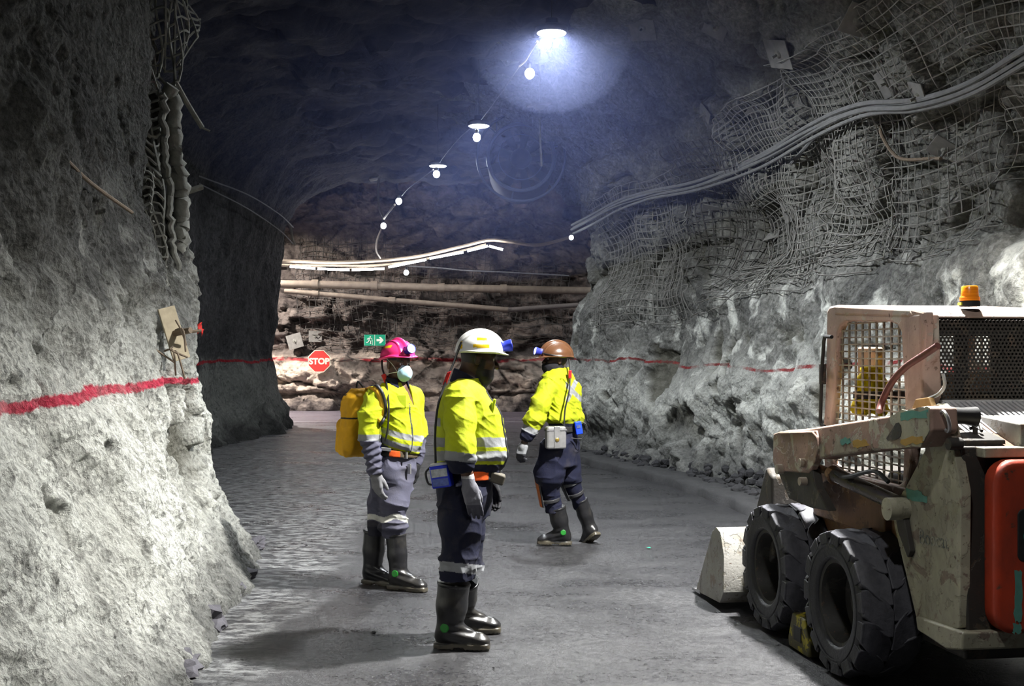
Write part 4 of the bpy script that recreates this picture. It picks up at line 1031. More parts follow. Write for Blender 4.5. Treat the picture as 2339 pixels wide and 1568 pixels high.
    # knee guards
    for (a, b, r, fr) in ((J(1250,1096,-.05), J(1258,1150,-.02), .088, 1), (J(1303,1098,.11), J(1316,1132,.14), .082, 0)):
        ax = nrm(b-a); ln = np.linalg.norm(b-a)
        def fk(p):
            h = (p-a)@ax; q = p-a-h[:,None]*ax; d = np.linalg.norm(q, axis=1)-r+.012*(h/ln); front = (q@nrm((-1,.35,0)))
            sh = smax(np.abs(d-.012)-.008, smax(-h-.02, h-ln-.015, .004), .004); sh = smax(sh, .035-front, .004)
            st = np.maximum(np.abs(d-.002)-.007, np.minimum(np.abs(h-.012), np.abs(h-ln*.85))-.016); return np.minimum(sh, st)
        def ck(V):
            h = (V-a)@ax; q = V-a-h[:,None]*ax; C = np.tile((.03,.03,.034), (len(V),1)); C[(q@nrm((-1,.35,0))) > .052] = (.70,.17,.01) if fr else (.03,.03,.034); C[((q@nrm((-1,.35,0))) < .03) & (np.abs(h-.012) < .02)] = (.14,.145,.15); return C
        link('knee_guard', sdf_mesh(fk, np.minimum(a,b)-.15, np.maximum(a,b)+.15, .005, ck, off), M_GEAR, t)
    boot(t, off, J(1271,1160,-.01), J(1284,1218,.02)*np.array((1,1,0))+np.array((0,0,.1085)), (-1,.12,0), 1.0, 0, .078, (.1,-1,.05), shaft_r=(.074,.064))
    boot(t, off, J(1325,1143,.16), J(1347,1208,.20), (-.55,.83,0), .98, .62, .066, None, shaft_r=(.066,.058))
    fn, lo, hi, R = hand_sdf(wrL, (-.30,.0,-1), (.7,.5,-.1), (-.8,.6,.1), .75, .98, .02, fat=1.1)
    def cg(V):
        C = np.tile((.30,.31,.33), (len(V),1)); C[(wrL[2]-V[:,2]) > .085] = (.05,.05,.06); return C
    link('glove', sdf_mesh(fn, lo, hi, .004, cg, off), M_GLOVE, t)
    hm, lp = helmet(t, H, hf, hl, hu, (.115,.050,.022), off, (), True, 1.0)
    R3 = lambda a,b,c: H+a*hf+b*hl+c*hu-off
    MB().tube(catmull([R3(.135,.04,.052), R3(.08,.105,.040), R3(0,.125,.030), R3(-.09,.098,.020), R3(-.15,.03,.01)], 24), .006, 6).build('helmet_band', M_BLACK, hm, True)
    MB().tube(catmull([J(1297,800,-.03), J(1301,830,-.06), J(1302,860,-.12), J(1300,895,-.20), J(1291,935,-.215), J(1288,978,-.22)], 36)-off, .0075, 6).build('lamp_cord', M_BLACK, t, True)
    MB().obox(J(1302,856,-.12)-off, ((0,0,1),(1,0,0),(0,1,0)), (.036,.014,.014)).build('cord_clip', M_RED, t, True, .004)
    def fbe(p): return smax(np.abs(loft(p, hk, f, l, 2.2)-.012)-.005, np.abs(p[:,2]-zz(980))-.026, .003)
    link('belt', sdf_mesh(fbe, J(1225,1000,-.34), J(1345,962,.36), .0055, lambda V: np.tile((.012,.012,.014), (len(V),1)), off), M_CLOTH, t)
    # steel rescuer case and blue gas monitor hung on the belt
    b = thing('rescuer_case', 'silver metal case hanging at the belt of the brown-hatted person', 'case', J(1269,1000,-.225)); ux = (0,0,1); ax = (nrm((1,.25,0)), nrm((-.25,1,0)), ux)
    MB().obox((0,0,0), ax, (.086,.042,.096)).build('case_body', M_STEEL, b, False, .02, seg=3)
    MB().obox(-ax[1]*.043+np.array((0,0,.004)), ax, (.026,.006,.092)).build('strap_plate', M_STEEL, b, False, .004)
    MB().obox(np.array((0,0,.062)), ax, (.089,.045,.006)).build('lid_seam', plain('seam', (.15,.15,.16), .5, .6), b, False, .003)
    MB().lathe([(.017,-.002),(.017,.006),(.012,.009),(0,.009)], -ax[1]*.05+np.array((0,0,-.015)), 16, -ax[1]).build('brass_catch', plain('brass', (.45,.32,.08), .35, .8), b, True)
    d = thing('gas_monitor', 'small bright blue device clipped at the belt of the brown-hatted person', 'gas monitor', J(1321,978,-.10))
    MB().obox((0,0,0), (nrm((1,.2,.15)), nrm((-.2,1,0)), nrm((-.15,0,1))), (.030,.022,.055)).build('monitor_case', plain('bright_blue', (.008,.05,.75), .4), d, False, .008)
    MB().obox((0,-.024,.012), (nrm((1,.2,.15)), nrm((-.2,1,0)), nrm((-.15,0,1))), (.018,.002,.014)).build('display', plain('grey_display', (.06,.08,.2), .25), d)
    MB().tube(catmull([(.02,-.01,.055), (.065,-.01,.03), (.075,-.01,-.03), (.03,-.01,-.09), (-.06,-.03,-.085)], 20), .004, 5).build('lead', M_BLACK, d, True)
    return t
person_brown()
# ================================================================== skid-steer loader
VO = np.array((1.58, 6.32, 0)); VU = np.array((-.142, .99)); 
VROT = math.atan2(.99, -.142)
def inv(px, py, b):
    """photo measurement in the vertical plane b metres inside the left wheel faces -> (forward, height)"""
    r = (px-CX)/F; a = (VO[0]+.99*b-r*(VO[1]+.142*b))/(.99*r+.142); Yd = VO[1]+.99*a+.142*b
    return (a, EYE-(py-HZ)/F*Yd)
def jag(pts, n=4, amp=.006, seed=1):
    rnd = random.Random(seed); out = []
    for i, p_ in enumerate(pts):
        q = pts[(i+1)%len(pts)]
        for k in range(n): t = (k+rnd.uniform(-.3,.3)*(k > 0))/n; out.append((p_[0]+(q[0]-p_[0])*t+rnd.uniform(-1,1)*amp, p_[1]+(q[1]-p_[1])*t+rnd.uniform(-1,1)*amp))
    return out
def poly(b, pts): return [inv(x, y, b) for x, y in pts]
M_CREAM = chipped('chipped_cream_paint', (.50,.48,.36), [(.42,.40,.30),(.26,.20,.16)], amount=.44, sc=9, dirt=(.10,.09,.065), bump=.6)
M_PINKP = chipped('faded_pink_paint', (.42,.27,.22), [(.50,.46,.36),(.30,.20,.15)], amount=.46, sc=6, dirt=(.14,.10,.08), bump=.8)
M_ROOFP = chipped('dusty_pink_roof_paint', (.58,.42,.35), [(.55,.52,.45),(.30,.17,.12)], amount=.40, sc=6, dirt=(.22,.15,.12))
M_ORANGE = chipped('scratched_red_paint', (.55,.055,.018), [(.36,.035,.015),(.62,.45,.36)], amount=.36, sc=4, dirt=(.05,.022,.015), rough=.42)
M_RUST = chipped('rusty_brown', (.23,.115,.06), [(.30,.17,.09),(.12,.06,.035)], amount=.45, sc=6, dirt=(.05,.03,.02))
M_DARKV = chipped('grimy_dark_steel', (.045,.040,.035), [(.09,.07,.05)], amount=.4, sc=8, dirt=(.02,.018,.016))
M_BAR = chipped('worn_bars', (.42,.35,.28), [(.50,.46,.40),(.2,.13,.09)], amount=.45, sc=14, dirt=(.2,.16,.12))
M_HYD = plain('oily_steel', (.10,.085,.075), .3, .6)
M_ROD = plain('piston_rod', (.42,.28,.17), .25, .8)
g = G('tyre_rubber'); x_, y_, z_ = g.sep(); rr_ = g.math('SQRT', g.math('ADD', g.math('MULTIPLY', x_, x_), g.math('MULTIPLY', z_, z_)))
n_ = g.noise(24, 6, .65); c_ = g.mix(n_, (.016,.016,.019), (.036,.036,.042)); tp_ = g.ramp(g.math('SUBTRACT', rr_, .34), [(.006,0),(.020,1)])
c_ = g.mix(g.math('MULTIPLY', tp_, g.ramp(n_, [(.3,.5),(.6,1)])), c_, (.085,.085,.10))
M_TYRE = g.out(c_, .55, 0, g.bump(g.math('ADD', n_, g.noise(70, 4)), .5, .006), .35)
M_RIM = chipped('dull_rim', (.028,.027,.025), [(.05,.047,.04)], amount=.4, sc=9, dirt=(.02,.018,.015), rough=.6)
M_BUCK = chipped('cement_caked_steel', (.34,.33,.305), [(.26,.245,.21),(.24,.2,.16)], amount=.42, sc=8, dirt=(.10,.085,.065), bump=.8)
M_TEAL = plain('teal_paint', (.10,.30,.25), .6)
M_BLK = plain('black_interior', (.010,.010,.011), .7)
M_SEAT = plain('tan_seat_back', (.42,.26,.16), .7)

def make_tyre(parent, a, b, R=.375, W=.29):
    """tyre (carcass with chevron lugs), rim dished inside"""
    w = bpy.data.objects.new('wheel', None); COL.objects.link(w); w.parent = parent; w.location = (a, -b, R)
    # axis = local -y to +y ; outside face at local y=0, inside at y=-W
    m = MB(); ri = R-.155
    prof = [(ri,.012),(ri+.012,-.004),(ri+.05,-.012),(R-.07,-.012),(R-.045,.0),(R-.032,.03),(R-.030,W-.03),(R-.045,W),(R-.07,W+.01),(ri+.03,W+.008),(ri,W-.02)]
    m.lathe(prof+prof[:1], (0,0,0), 56, (0,-1,0), cap=False)
    n = 15
    for side in (0,1):
        for i in range(n):
            th = 2*math.pi*(i+.5*side)/n
            # curved lug from shoulder to centre line
            V = []; Fc = []; st = 7
            for k in range(st):
                t = k/(st-1); y = (-.008+t*(W*.5+.008)) if side == 0 else (W+.008-t*(W*.5+.008)); yy = y
                ang = th+.30*t**1.2; hw = (.062+.030*math.sin(t*math.pi*.9))*(.85 if t > .9 else 1)/R
                top = R-.012*(1-min(1,t*5))+.004*math.sin(i*3.1+k); bot = R-.045
                for (da, rr) in ((-hw*1.12,bot),(-hw,top),(hw,top),(hw*1.12,bot)):
                    V.append(((rr)*math.cos(ang+da), -yy, rr*math.sin(ang+da)))
            for k in range(st-1):
                for q in range(3): Fc.append((4*k+q, 4*k+q+1, 4*k+5+q, 4*k+4+q))
            Fc += [(3,2,1,0), (4*st-4,4*st-3,4*st-2,4*st-1)]
            if side: Fc = [f[::-1] for f in Fc]
            m.add(V, Fc)
            # shoulder block down the sidewall
            yo = -.014 if side == 0 else W+.014; yi = .03 if side == 0 else W-.03; V = []
            for (y, rr) in ((yo, R-.075),(yo, R-.012),(yi, R-.012),(yi, R-.075)):
                for s_ in (-1,1): V.append((rr*math.cos(th+s_*.055/R), -y, rr*math.sin(th+s_*.055/R)))
            m.add(V, [(0,2,3,1),(2,4,5,3),(4,6,7,5),(0,1,7,6),(0,6,4,2),(1,3,5,7)])
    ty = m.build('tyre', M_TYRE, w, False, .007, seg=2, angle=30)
    for f in ty.data.polygons: f.use_smooth = True
    rim = MB()
    for i in range(8):
        an = 2*math.pi*i/8; rim.lathe([(.012,-.012),(.012,0.0),(0,.0)], (.09*math.cos(an)*.8, -.150, .09*math.sin(an)*.8), 6, (0,1,0))
    rim = rim.lathe([(ri+.012,.004),(ri+.004,.016),(ri-.018,.02),(ri-.024,.05),(ri-.028,.15),(.10,.165),(.085,.13),(.05,.125),(0,.125)], (0,0,0), 40, (0,-1,0), cap=False).build('rim', M_RIM, w, True)
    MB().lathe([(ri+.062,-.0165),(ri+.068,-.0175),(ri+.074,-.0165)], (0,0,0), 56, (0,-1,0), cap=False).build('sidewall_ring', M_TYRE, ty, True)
    return w

def bars(m, origin, U, Vv, nu, nv, r, nrmv, skipf=None):
    pass

def loader():
    t = thing('skid_steer_loader', 'battered skid-steer loader with caged cab, chunky tyres and red rear door', 'loader', VO, VROT)
    def bx(lo, hi): return lo, hi      # local: x forward, y left (=-b), z up
    def prism(pts, b0, b1): return MB().prism(pts, 'y', -b0, -b1)
    WB = .49; WID = 1.46
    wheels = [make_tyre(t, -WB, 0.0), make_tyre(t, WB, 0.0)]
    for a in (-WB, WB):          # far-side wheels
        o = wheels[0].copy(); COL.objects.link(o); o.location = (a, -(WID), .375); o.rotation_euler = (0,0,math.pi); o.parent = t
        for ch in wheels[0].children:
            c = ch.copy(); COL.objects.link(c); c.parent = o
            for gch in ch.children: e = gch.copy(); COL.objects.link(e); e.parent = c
    # chassis tub between the wheels
    prism([(-1.22,.26),(.60,.24),(.74,.40),(.66,.78),(.10,.84),(-1.22,.86)], .30, 1.16).build('chassis', M_DARKV, t, False, .02)
    # lower flank seen between arm and tyres, and rounded bulge at the cab foot
    prism([(-.75,.62),(.62,.60),(.66,.80),(.35,.98),(-.75,.98)], .285, .31).build('flank_panel', M_RUST, t, False, .01)
    cb = MB(); pr = []
    for k in range(9):
        an = math.pi*.5*k/8; pr.append((.10+.26*math.sin(an)*1.0, .70+.24*math.cos(an)))
    cb.prism([(-.55,.70),(-.55,.94)]+[(p[0], p[1]) for p in pr], 'y', -.245, -.31); cb.build('step_plate', M_RUST, t, True, .012)
    # ---------- rear upright (left), mirrored on the right
    bT = .20
    tower = poly(bT, [(2124,930),(2142,922),(2160,940),(2174,1008),(2195,1121),(2192,1436),(2150,1440),(2092,1411),(2043,1205),(2036,1165),(2071,1108),(2112,1030)])
    tw = prism(tower, bT, bT+.05).build('upright', M_CREAM, t, False, .006)
    prism(tower, WID-bT-.05, WID-bT).build('upright', M_CREAM, t, False, .006)
    skirt = poly(bT-.02, [(2090,1408),(2200,1446),(2197,1487),(2160,1484),(2094,1440)])
    prism(skirt, bT-.02, 1.28).build('bumper', M_CREAM, t, False, .01)
    # rear plate behind the upright that frames the door
    aR = tower[4][0]
    prism([(aR-.01,.36),(aR+.06,.36),(aR+.10,1.24),(aR+.05,1.24)], bT+.03, 1.24).build('rear_frame', M_DARKV, t, False, .01)
    # ---------- rear door facing the camera: rounded red panel with lamp recess
    zlo, zhi = .43, 1.19; b0, b1 = bT+.11, 1.14
    def rr(b0, b1, z0, z1, r, n=6):
        P_ = []
        for (cb_, cz, s0) in ((b1-r,z1-r,0),(b0+r,z1-r,1),(b0+r,z0+r,2),(b1-r,z0+r,3)):
            for k in range(n+1):
                an = math.pi/2*(s0+k/n); P_.append((-(cb_+r*math.cos(an)), cz+r*math.sin(an)))
        return P_
    dr = MB().prism(rr(b0, b1, zlo, zhi, .10), 'x', aR-.09, aR+.02); door = dr.build('rear_door', M_ORANGE, t, False, .03, seg=3)
    lz = .86
    fr = MB(); fr.prism(rr(b0+.10, b0+.46, lz-.11, lz+.12, .03), 'x', aR-.095, aR-.05); lampbox = fr.build('lamp_recess', M_BLK, door, False, .008)
    for (bb, w_, mm, nm) in ((b0+.165,.040,plain('green_lens',(.02,.28,.20),.3),'green_lens'),(b0+.275,.046,plain('grey_lens',(.20,.21,.22),.3),'grey_lens')):
        if nm == 'green_lens': MB().lathe([(.038,-.0),(.036,.010),(0,.014)], (aR-.095,-bb,lz), 24, (-1,0,0)).build(nm, mm, lampbox, True)
        else: MB().box((aR-.106,-bb-w_,lz-.055),(aR-.094,-bb+w_,lz+.065)).build(nm, mm, lampbox, False, .006)
    g_ = MB()
    for (bb,zz_,h_,w_) in ((b0+.105,.60,.11,.018),(b0+.10,.46,.02,.02)): g_.prism(jag([(-bb-w_,zz_-h_),(-bb+w_,zz_-h_),(-bb+w_,zz_+h_),(-bb-w_,zz_+h_)], 6, .006), 'x', aR-.0925, aR-.0895)
    g_.build('teal_scrape', M_TEAL, door)
    # pale splash mark where paint has flaked off the door
    sp = MB(); rnd = random.Random(3)
    for k in range(9):
        cb_, cz = b0+.31+rnd.uniform(-.05,.05), .60+rnd.uniform(-.12,.10); n = 9
        sp.prism([(-(cb_+rnd.uniform(.010,.030)*math.cos(2*math.pi*i/n)), cz+rnd.uniform(.012,.045)*math.sin(2*math.pi*i/n)) for i in range(n)], 'x', aR-.0925, aR-.0895)
    sp.build('flaked_patch', plain('bare_pinkish', (.55,.36,.30), .6), door)
    # ---------- engine deck with louvres, hood box, rear corner box
    zd = 1.20
    MB().box((aR-.02,-1.22,zd-.005),(-.78,-bT-.10,zd+.04)).build('engine_deck', M_CREAM, t, False, .006)
    lv = MB()
    for k in range(30):
        b_ = .36+.0275*k; lv.obox((-.975,-b_,1.345), ((1,0,.37),(0,1,0),(-.37,0,1)), (.19,.008,.008))
    lv.build('louvres', plain('pale_louvre', (.62,.62,.64), .45), t)
    MB().prism([(-1.16,1.20),(-.79,1.20),(-.79,1.402),(-1.16,1.262)], 'y', -.34, -1.20).build('grille_base', M_BLK, t)
    MB().box((-.80,-1.2,1.40),(-.765,-.34,1.425)).build('deck_edge', plain('pale_edge', (.6,.6,.62), .5), t)
    c0 = inv(2263,1000,.36)
    bxp = MB(); bxp.prism([(-1.27,zd+.01),(-1.10,zd+.01),(-1.10,zd+.10),(-1.27,zd+.065)], 'y', -.27, -.47); cv = bxp.build('cover_box', M_DARKV, t, False, .006)
    MB().tube([(-1.17,-.38,zd+.08),(-1.17,-.38,zd+.115)], .012, 8).tube(catmull([(-1.19,-.40,zd+.10),(-1.15,-.41,zd+.125),(-1.14,-.37,zd+.105)], 8), .008, 6).build('latch', M_DARKV, cv, True)
    MB().prism([(-1.33,zd+.02),(-1.12,zd+.02),(-1.00,zd+.16),(-1.33,zd+.14)], 'y', -.50, -1.20).build('hood_box', M_BUCK, t, False, .008)
    MB().obox((-1.16,-.475,zd+.075), ((1,0,.3),(0,1,0),(0,0,1)), (.15,.025,.006)).build('hinge_strap', M_RUST, t)
    # pivot tube across the top of the uprights
    pz = inv(2140,945,bT)
    MB().tube([(pz[0],-bT+.015,pz[1]-.01),(pz[0],-bT-.12,pz[1]-.012),(pz[0],-bT-.19,pz[1]-.016)], [.044,.038,.046], 20).build('pivot_tube', M_BLACK, t, True)
    MB().tube([(pz[0],-bT+.035,pz[1]-.01),(pz[0],-bT+.0,pz[1]-.01)], .036, 18).build('pivot_cap', M_BLACK, t, True)
    sh = inv(2174,963,bT-.01)
    ring = [(sh[0]+.03*math.cos(a_)+.0,-bT+.04+.012*math.sin(a_),sh[1]+.045*math.sin(a_)) for a_ in np.linspace(0, 2*math.pi, 17)]
    MB().tube(ring, .009, 6).build('shackle', M_STEEL, t, True)
    MB().tube([(sh[0]-.005,-bT+.03,sh[1]-.10),(sh[0]-.005,-bT-.03,sh[1]-.10)], .028, 12).build('pin_boss', M_DARKV, t, True)
    # faded lettering on the upright
    def flat_text(name, txt, size, loc, parent, mat_, tilt=0.0):
        c = bpy.data.curves.new(name, 'FONT'); c.body = txt; c.size = size; c.extrude = .0008; c.align_x = 'CENTER'
        tmp = bpy.data.objects.new(name, c); COL.objects.link(tmp); dg = bpy.context.evaluated_depsgraph_get(); me = bpy.data.meshes.new_from_object(tmp.evaluated_get(dg)); bpy.data.objects.remove(tmp)
        o = link(name, me, mat_, parent); o.location = loc; return o
    g = G('faded_lettering'); n_ = g.noise(16, 6, .7); M_FADE = g.out(g.mix(g.ramp(n_, [(.42,0),(.55,1)]), (.36,.35,.28), (.10,.11,.10)), .7)
    tc = inv(2133,1248,bT); lt = flat_text('lettering', 'Bobcat', .095, (tc[0]-.0, -bT+.0015, tc[1]), tw, M_FADE); lt.rotation_euler = (math.pi/2, -.06, math.pi)
    p1 = poly(bT, [(2070,1117),(2098,1120),(2106,1128),(2118,1134),(2117,1151),(2092,1146),(2073,1140)])
    MB().prism(jag(p1, 3, .006), 'y', -bT+.0015, -bT+.0002).build('teal_patch', M_TEAL, tw)
    # ---------- lift arm (left) and its mirror
    bA = .10
    arm = poly(bA, [(1772,990),(1792,984),(1850,979),(2040,948),(2062,938),(2110,928),(2126,932),(2128,985),(2104,1021),(2010,1028),(1880,1045),(1871,1050)])
    def arm_side(bb, wd):
        o = prism(arm, bb, bb+wd).build('lift_arm', M_PINKP, t, False, .014, seg=3)
        pl = poly(bb, [(1770,992),(1785,986),(1868,984),(1874,1000),(1872,1042),(1858,1072),(1850,1082),(1776,1076),(1769,1055)])
        p2 = poly(bb, [(1774,1070),(1856,1070),(1862,1108),(1893,1168),(1850,1160),(1803,1140)]); prism(p2, bb-.004, bb+.05).build('front_link', M_DARKV, o, False, .008)
        prism([(a, z) for a, z in pl], bb-.012, bb+.028).build('arm_plate', M_PINKP, o, False, .008)
        return o
    armL = arm_side(bA, .13); arm_side(WID-bA-.13, .13)
    hole = poly(bA, [(2027,1002),(2038,985),(2049,967),(2055,966),(2060,976),(2061,988),(2058,999),(2050,1004),(2030,1007)])
    MB().prism(jag(poly(bA, [(2036,951),(2060,938),(2110,929),(2124,932),(2124,985),(2104,1020),(2012,1027),(2006,1012)]), 5, .005), 'y', -bA+.003, -bA-.002).build('arm_end_plate', M_CREAM, armL)
    MB().prism(hole, 'y', -bA+.006, -bA-.01).build('arm_slot', M_DARKV, armL)
    wp = poly(bA, [(1864,993),(1874,1000),(1876,1020),(1870,1044)]); MB().tube([(a,-bA+.014,z) for a,z in poly(bA, [(1787,990),(1862,988),(1873,1000),(1875,1025),(1869,1045)])], .006, 6).build('weld_bead', M_PINKP, armL, True)
    for (x,y,r_) in ((1790,1072,.030),(1843,1058,.026),(1843,1100,.024)):
        q = inv(x,y,bA); MB().tube([(q[0],-bA+.045,q[1]),(q[0],-bA-.04,q[1])], r_, 14).build('pin_boss', M_BAR, armL, True)
    for (pp, mm, nm) in (([(1921,1003),(1941,1000),(1943,1012),(1922,1018)], M_TEAL, 'teal_patch'), ([(2060,946),(2120,936),(2119,952),(2088,957),(2060,961)], M_TEAL, 'teal_patch'), ([(2058,1004),(2110,994),(2108,1012),(2062,1019)], plain('ochre_patch',(.42,.25,.05),.6), 'ochre_patch'), ([(1950,1010),(1975,1004),(1986,1014),(1966,1024),(1952,1022)], plain('ochre_patch',(.42,.25,.05),.6), 'ochre_patch')):
        MB().prism(jag(poly(bA, pp), 4, .008, len(pp)), 'y', -bA+.0045, -bA-.002).build(nm, mm, armL)
    # hydraulic cylinder under the arm
    p0, p1, p2 = inv(1855,1062,.16), inv(1903,1083,.16), inv(2047,1150,.16)
    cyl = MB().tube([(p1[0],-.16,p1[1]),(p2[0],-.16,p2[1])], .040, 18).build('lift_cylinder', M_HYD, t, True)
    MB().tube([(p1[0]+.01,-.16,p1[1]),(p1[0]-.035,-.16,p1[1]-.012)], .048, 18).build('gland', M_RUST, cyl, True)
    MB().tube([(p0[0],-.16,p0[1]),(p1[0],-.16,p1[1])], .022, 12).build('piston_rod', M_ROD, cyl, True)
    q = inv(2052,1163,.16); MB().tube([(q[0],-.10,q[1]),(q[0],-.24,q[1])], .055, 20).build('cylinder_eye', M_CREAM, cyl, True)
    MB().tube(catmull([(p1[0]-.10,-.13,p1[1]+.02),(p1[0]-.25,-.12,p1[1]+.01),(p2[0]+.15,-.12,p2[1]+.14),(p2[0]+.02,-.13,p2[1]+.10)], 14), .011, 6).build('hydraulic_hose', M_BLACK, cyl, True)
    lk = poly(.17, [(2040,1150),(2058,1150),(2078,1260),(2072,1275),(2050,1215)]); prism(lk, .17, .20).build('link_bar', M_DARKV, t, False, .006)
    # ---------- front: quick hitch and bucket
    prism([(.62,.40),(.78,.30),(1.02,.22),(1.06,.30),(.95,.62),(.74,.95),(.64,.90)], .10, 1.30).build('front_frame', M_DARKV, t, False, .02)
    bl, bu = -.08, 1.54
    prf = [(1.56,.015),(1.05,.04),(.98,.12),(.97,.36),(1.04,.50),(1.12,.52)]
    V = []; n = len(prf)
    sh_ = MB(); inner = [(1.56,.03),(1.06,.07),(1.005,.14),(.995,.36),(1.06,.485),(1.12,.505)]
    sh_.prism(prf+inner[::-1], 'y', -bl, -bu); bk = sh_.build('bucket', M_BUCK, t, False, .004)
    side = [(1.56,.015),(1.05,.04),(.98,.12),(.97,.36),(1.04,.50),(1.12,.52),(1.20,.48)]
    for bb in (bl-.012, bu-.012): MB().prism(side, 'y', -bb, -bb-.024).build('bucket_cheek', M_BUCK, bk, False, .004)
    MB().prism([(1.64,.008),(1.46,.012),(1.46,.035),(1.62,.022)], 'y', -bl+.015, -bu-.015).build('cutting_edge', M_STEEL, bk)
    # ---------- cab
    bc0, bc1 = .30, 1.16
    top = poly(bc0, [(1887,697),(1890,706)]); aF = inv(1888,760,bc0)[0]; aB = inv(2084,760,bc0)[0]; zt = 1.935
    outer = poly(bc0, [(1888,712),(1894,701),(1910,697),(2080,705),(2112,712),(2112,760),(2100,935),(2060,1165),(1900,1110),(1882,1080),(1880,980),(1886,860)])
    win = poly(bc0, [(1912,760),(1918,746),(1932,735),(2030,735),(2048,742),(2058,760),(2066,920),(2061,1100),(2050,1110),(1918,1075),(1900,1060),(1893,1040),(1899,960)])
    # side panel with window opening: bridge outline and opening
    def frame_panel(outer, inner, y0, y1, name, mat_, par, bev=.012):
        bm = bmesh.new(); 
        vo = [bm.verts.new((p_[0], y0, p_[1])) for p_ in outer]; vi = [bm.verts.new((p_[0], y0, p_[1])) for p_ in inner]
        eo = [bm.edges.new((vo[i], vo[(i+1)%len(vo)])) for i in range(len(vo))]; ei = [bm.edges.new((vi[i], vi[(i+1)%len(vi)])) for i in range(len(vi))]
        bmesh.ops.triangle_fill(bm, edges=eo+ei, use_beauty=True)
        r = bmesh.ops.extrude_face_region(bm, geom=list(bm.faces)); bmesh.ops.translate(bm, verts=[v for v in r['geom'] if isinstance(v, bmesh.types.BMVert)], vec=(0, y1-y0, 0))
        bmesh.ops.recalc_face_normals(bm, faces=bm.faces); me = bpy.data.meshes.new(name); bm.to_mesh(me); bm.free()
        o = link(name, me, mat_, par); b_ = o.modifiers.new('bevel','BEVEL'); b_.width = bev; b_.segments = 2; b_.limit_method = 'ANGLE'; b_.angle_limit = math.radians(50); return o
    cabL = frame_panel(outer, win, -bc0, -bc0-.05, 'cab_side', M_ROOFP, t)
    frame_panel(outer, win, -bc1+.05, -bc1, 'cab_side', M_ROOFP, t)
    # welded window grille
    def grille(name, bb, par, step=.039, r=.0038, wide=None):
        A = [p_[0] for p_ in win]; Z = [p_[1] for p_ in win]; m = MB()
        def inside(a, z):
            c_ = False; j = len(win)-1
            for i in range(len(win)):
                if (win[i][1] > z) != (win[j][1] > z) and a < (win[j][0]-win[i][0])*(z-win[i][1])/(win[j][1]-win[i][1])+win[i][0]: c_ = not c_
                j = i
            return c_
        def runs(fn_, lo, hi):
            ts = np.linspace(lo, hi, 120); ins = [inside(*fn_(x_)) for x_ in ts]; 
            if not any(ins): return None
            k = [i for i, v in enumerate(ins) if v]; return ts[max(k[0]-1,0)], ts[min(k[-1]+1,119)]
        for a in np.arange(min(A)+.03, max(A), step*2.15):
            q_ = runs(lambda z: (a, z), min(Z), max(Z))
            if q_: m.box((a-r*2,-bb-r,q_[0]),(a+r*2,-bb+r,q_[1]))
        for z in np.arange(min(Z)+.02, max(Z), step):
            q_ = runs(lambda a: (a, z), min(A), max(A))
            if q_: m.box((q_[0],-bb-r+.004,z-r),(q_[1],-bb+r+.004,z+r))
        return m.build(name, M_BAR, par, merge=False)
    grille('window_grille', bc0+.030, cabL); grille('window_grille', bc1-.03, t)
    # roof
    fz = [p_[1] for p_ in outer[:5]]
    zr0, zr1 = outer[2][1], outer[3][1]
    MB().prism([(outer[2][0]+.01,zr0),(outer[3][0],zr1),(outer[3][0]-.05,zr1-.05),(outer[2][0]+.03,zr0-.06)], 'y', -bc0+.005, -bc1-.005).build('cab_roof', M_ROOFP, t, False, .018, seg=3)
    # tan rear post of the cab and headliner
    rp = poly(bc0+.02, [(2084,720),(2112,716),(2118,905),(2098,960),(2078,960)])
    MB().prism(rp, 'y', -bc0+.004, -bc0-.10).build('rear_post', M_ROOFP, t, False, .015)
    # rear guard: perforated plate facing the camera
    aG = aB-.055; zb, ztop = inv(2200,915,.6)[1]-.0, zr1-.03
    zb = 1.34
    def perforated(name, b0, b1, z0, z1, a, tilt, par, pitch=.0205, hr=.0066):
        V = []; Fc = []; dy = pitch*math.sqrt(3)/2; nr = int((z1-z0)/dy); nc = int((b1-b0)/pitch); idx = {}
        def vid(x, z):
            k = (round(x*2e4), round(z*2e4))
            if k not in idx: idx[k] = len(V); V.append((a+tilt*(z-z0), -x, z))
            return idx[k]
        for i in range(nr):
            for j in range(nc):
                cx_ = b0+(j+.5+.5*(i%2))*pitch; cz = z0+(i+.5)*dy; o_ = []; n_ = []
                for k in range(6):
                    an = math.pi/6+k*math.pi/3; o_.append(vid(cx_+pitch/math.sqrt(3)*math.cos(an), cz+pitch/math.sqrt(3)*math.sin(an)))
                    n_.append(vid(cx_+hr*math.cos(an), cz+hr*math.sin(an)))
                for k in range(6): Fc.append((o_[k], o_[(k+1)%6], n_[(k+1)%6], n_[k]))
        o = link(name, mesh_from(V, Fc), M_DARKV, par); s_ = o.modifiers.new('thick','SOLIDIFY'); s_.thickness = .003; return o
    perforated('perforated_guard', bc0+.10, bc1, zb, ztop-.02, aG, .05, t)
    fr = MB(); fr.box((aG-.008,-bc1,zb-.03),(aG+.02,-bc0-.06,zb+.008)); fr.box((aG+.01,-bc1-.01,zb),(aG+.05,-bc1+.05,ztop)); fr.build('guard_frame', M_DARKV, t, False, .004)
    # cab inside: seat, black boards added as shade with two gaps left bright, controls
    MB().prism([(-.62,.95),(-.05,.92),(-.05,1.0),(-.62,1.04)], 'y', -.50, -.96).build('seat_base', M_BLK, t, False, .03)
    MB().prism([(-.60,1.0),(-.52,1.0),(-.58,1.56),(-.68,1.56)], 'y', -.52, -.94).build('seat_back', M_SEAT, t, False, .04, seg=3)
    MB().box((-.66,-bc1+.07,1.0),(-.63,-1.0,1.75)).build('inner_panel', M_RUST, t)
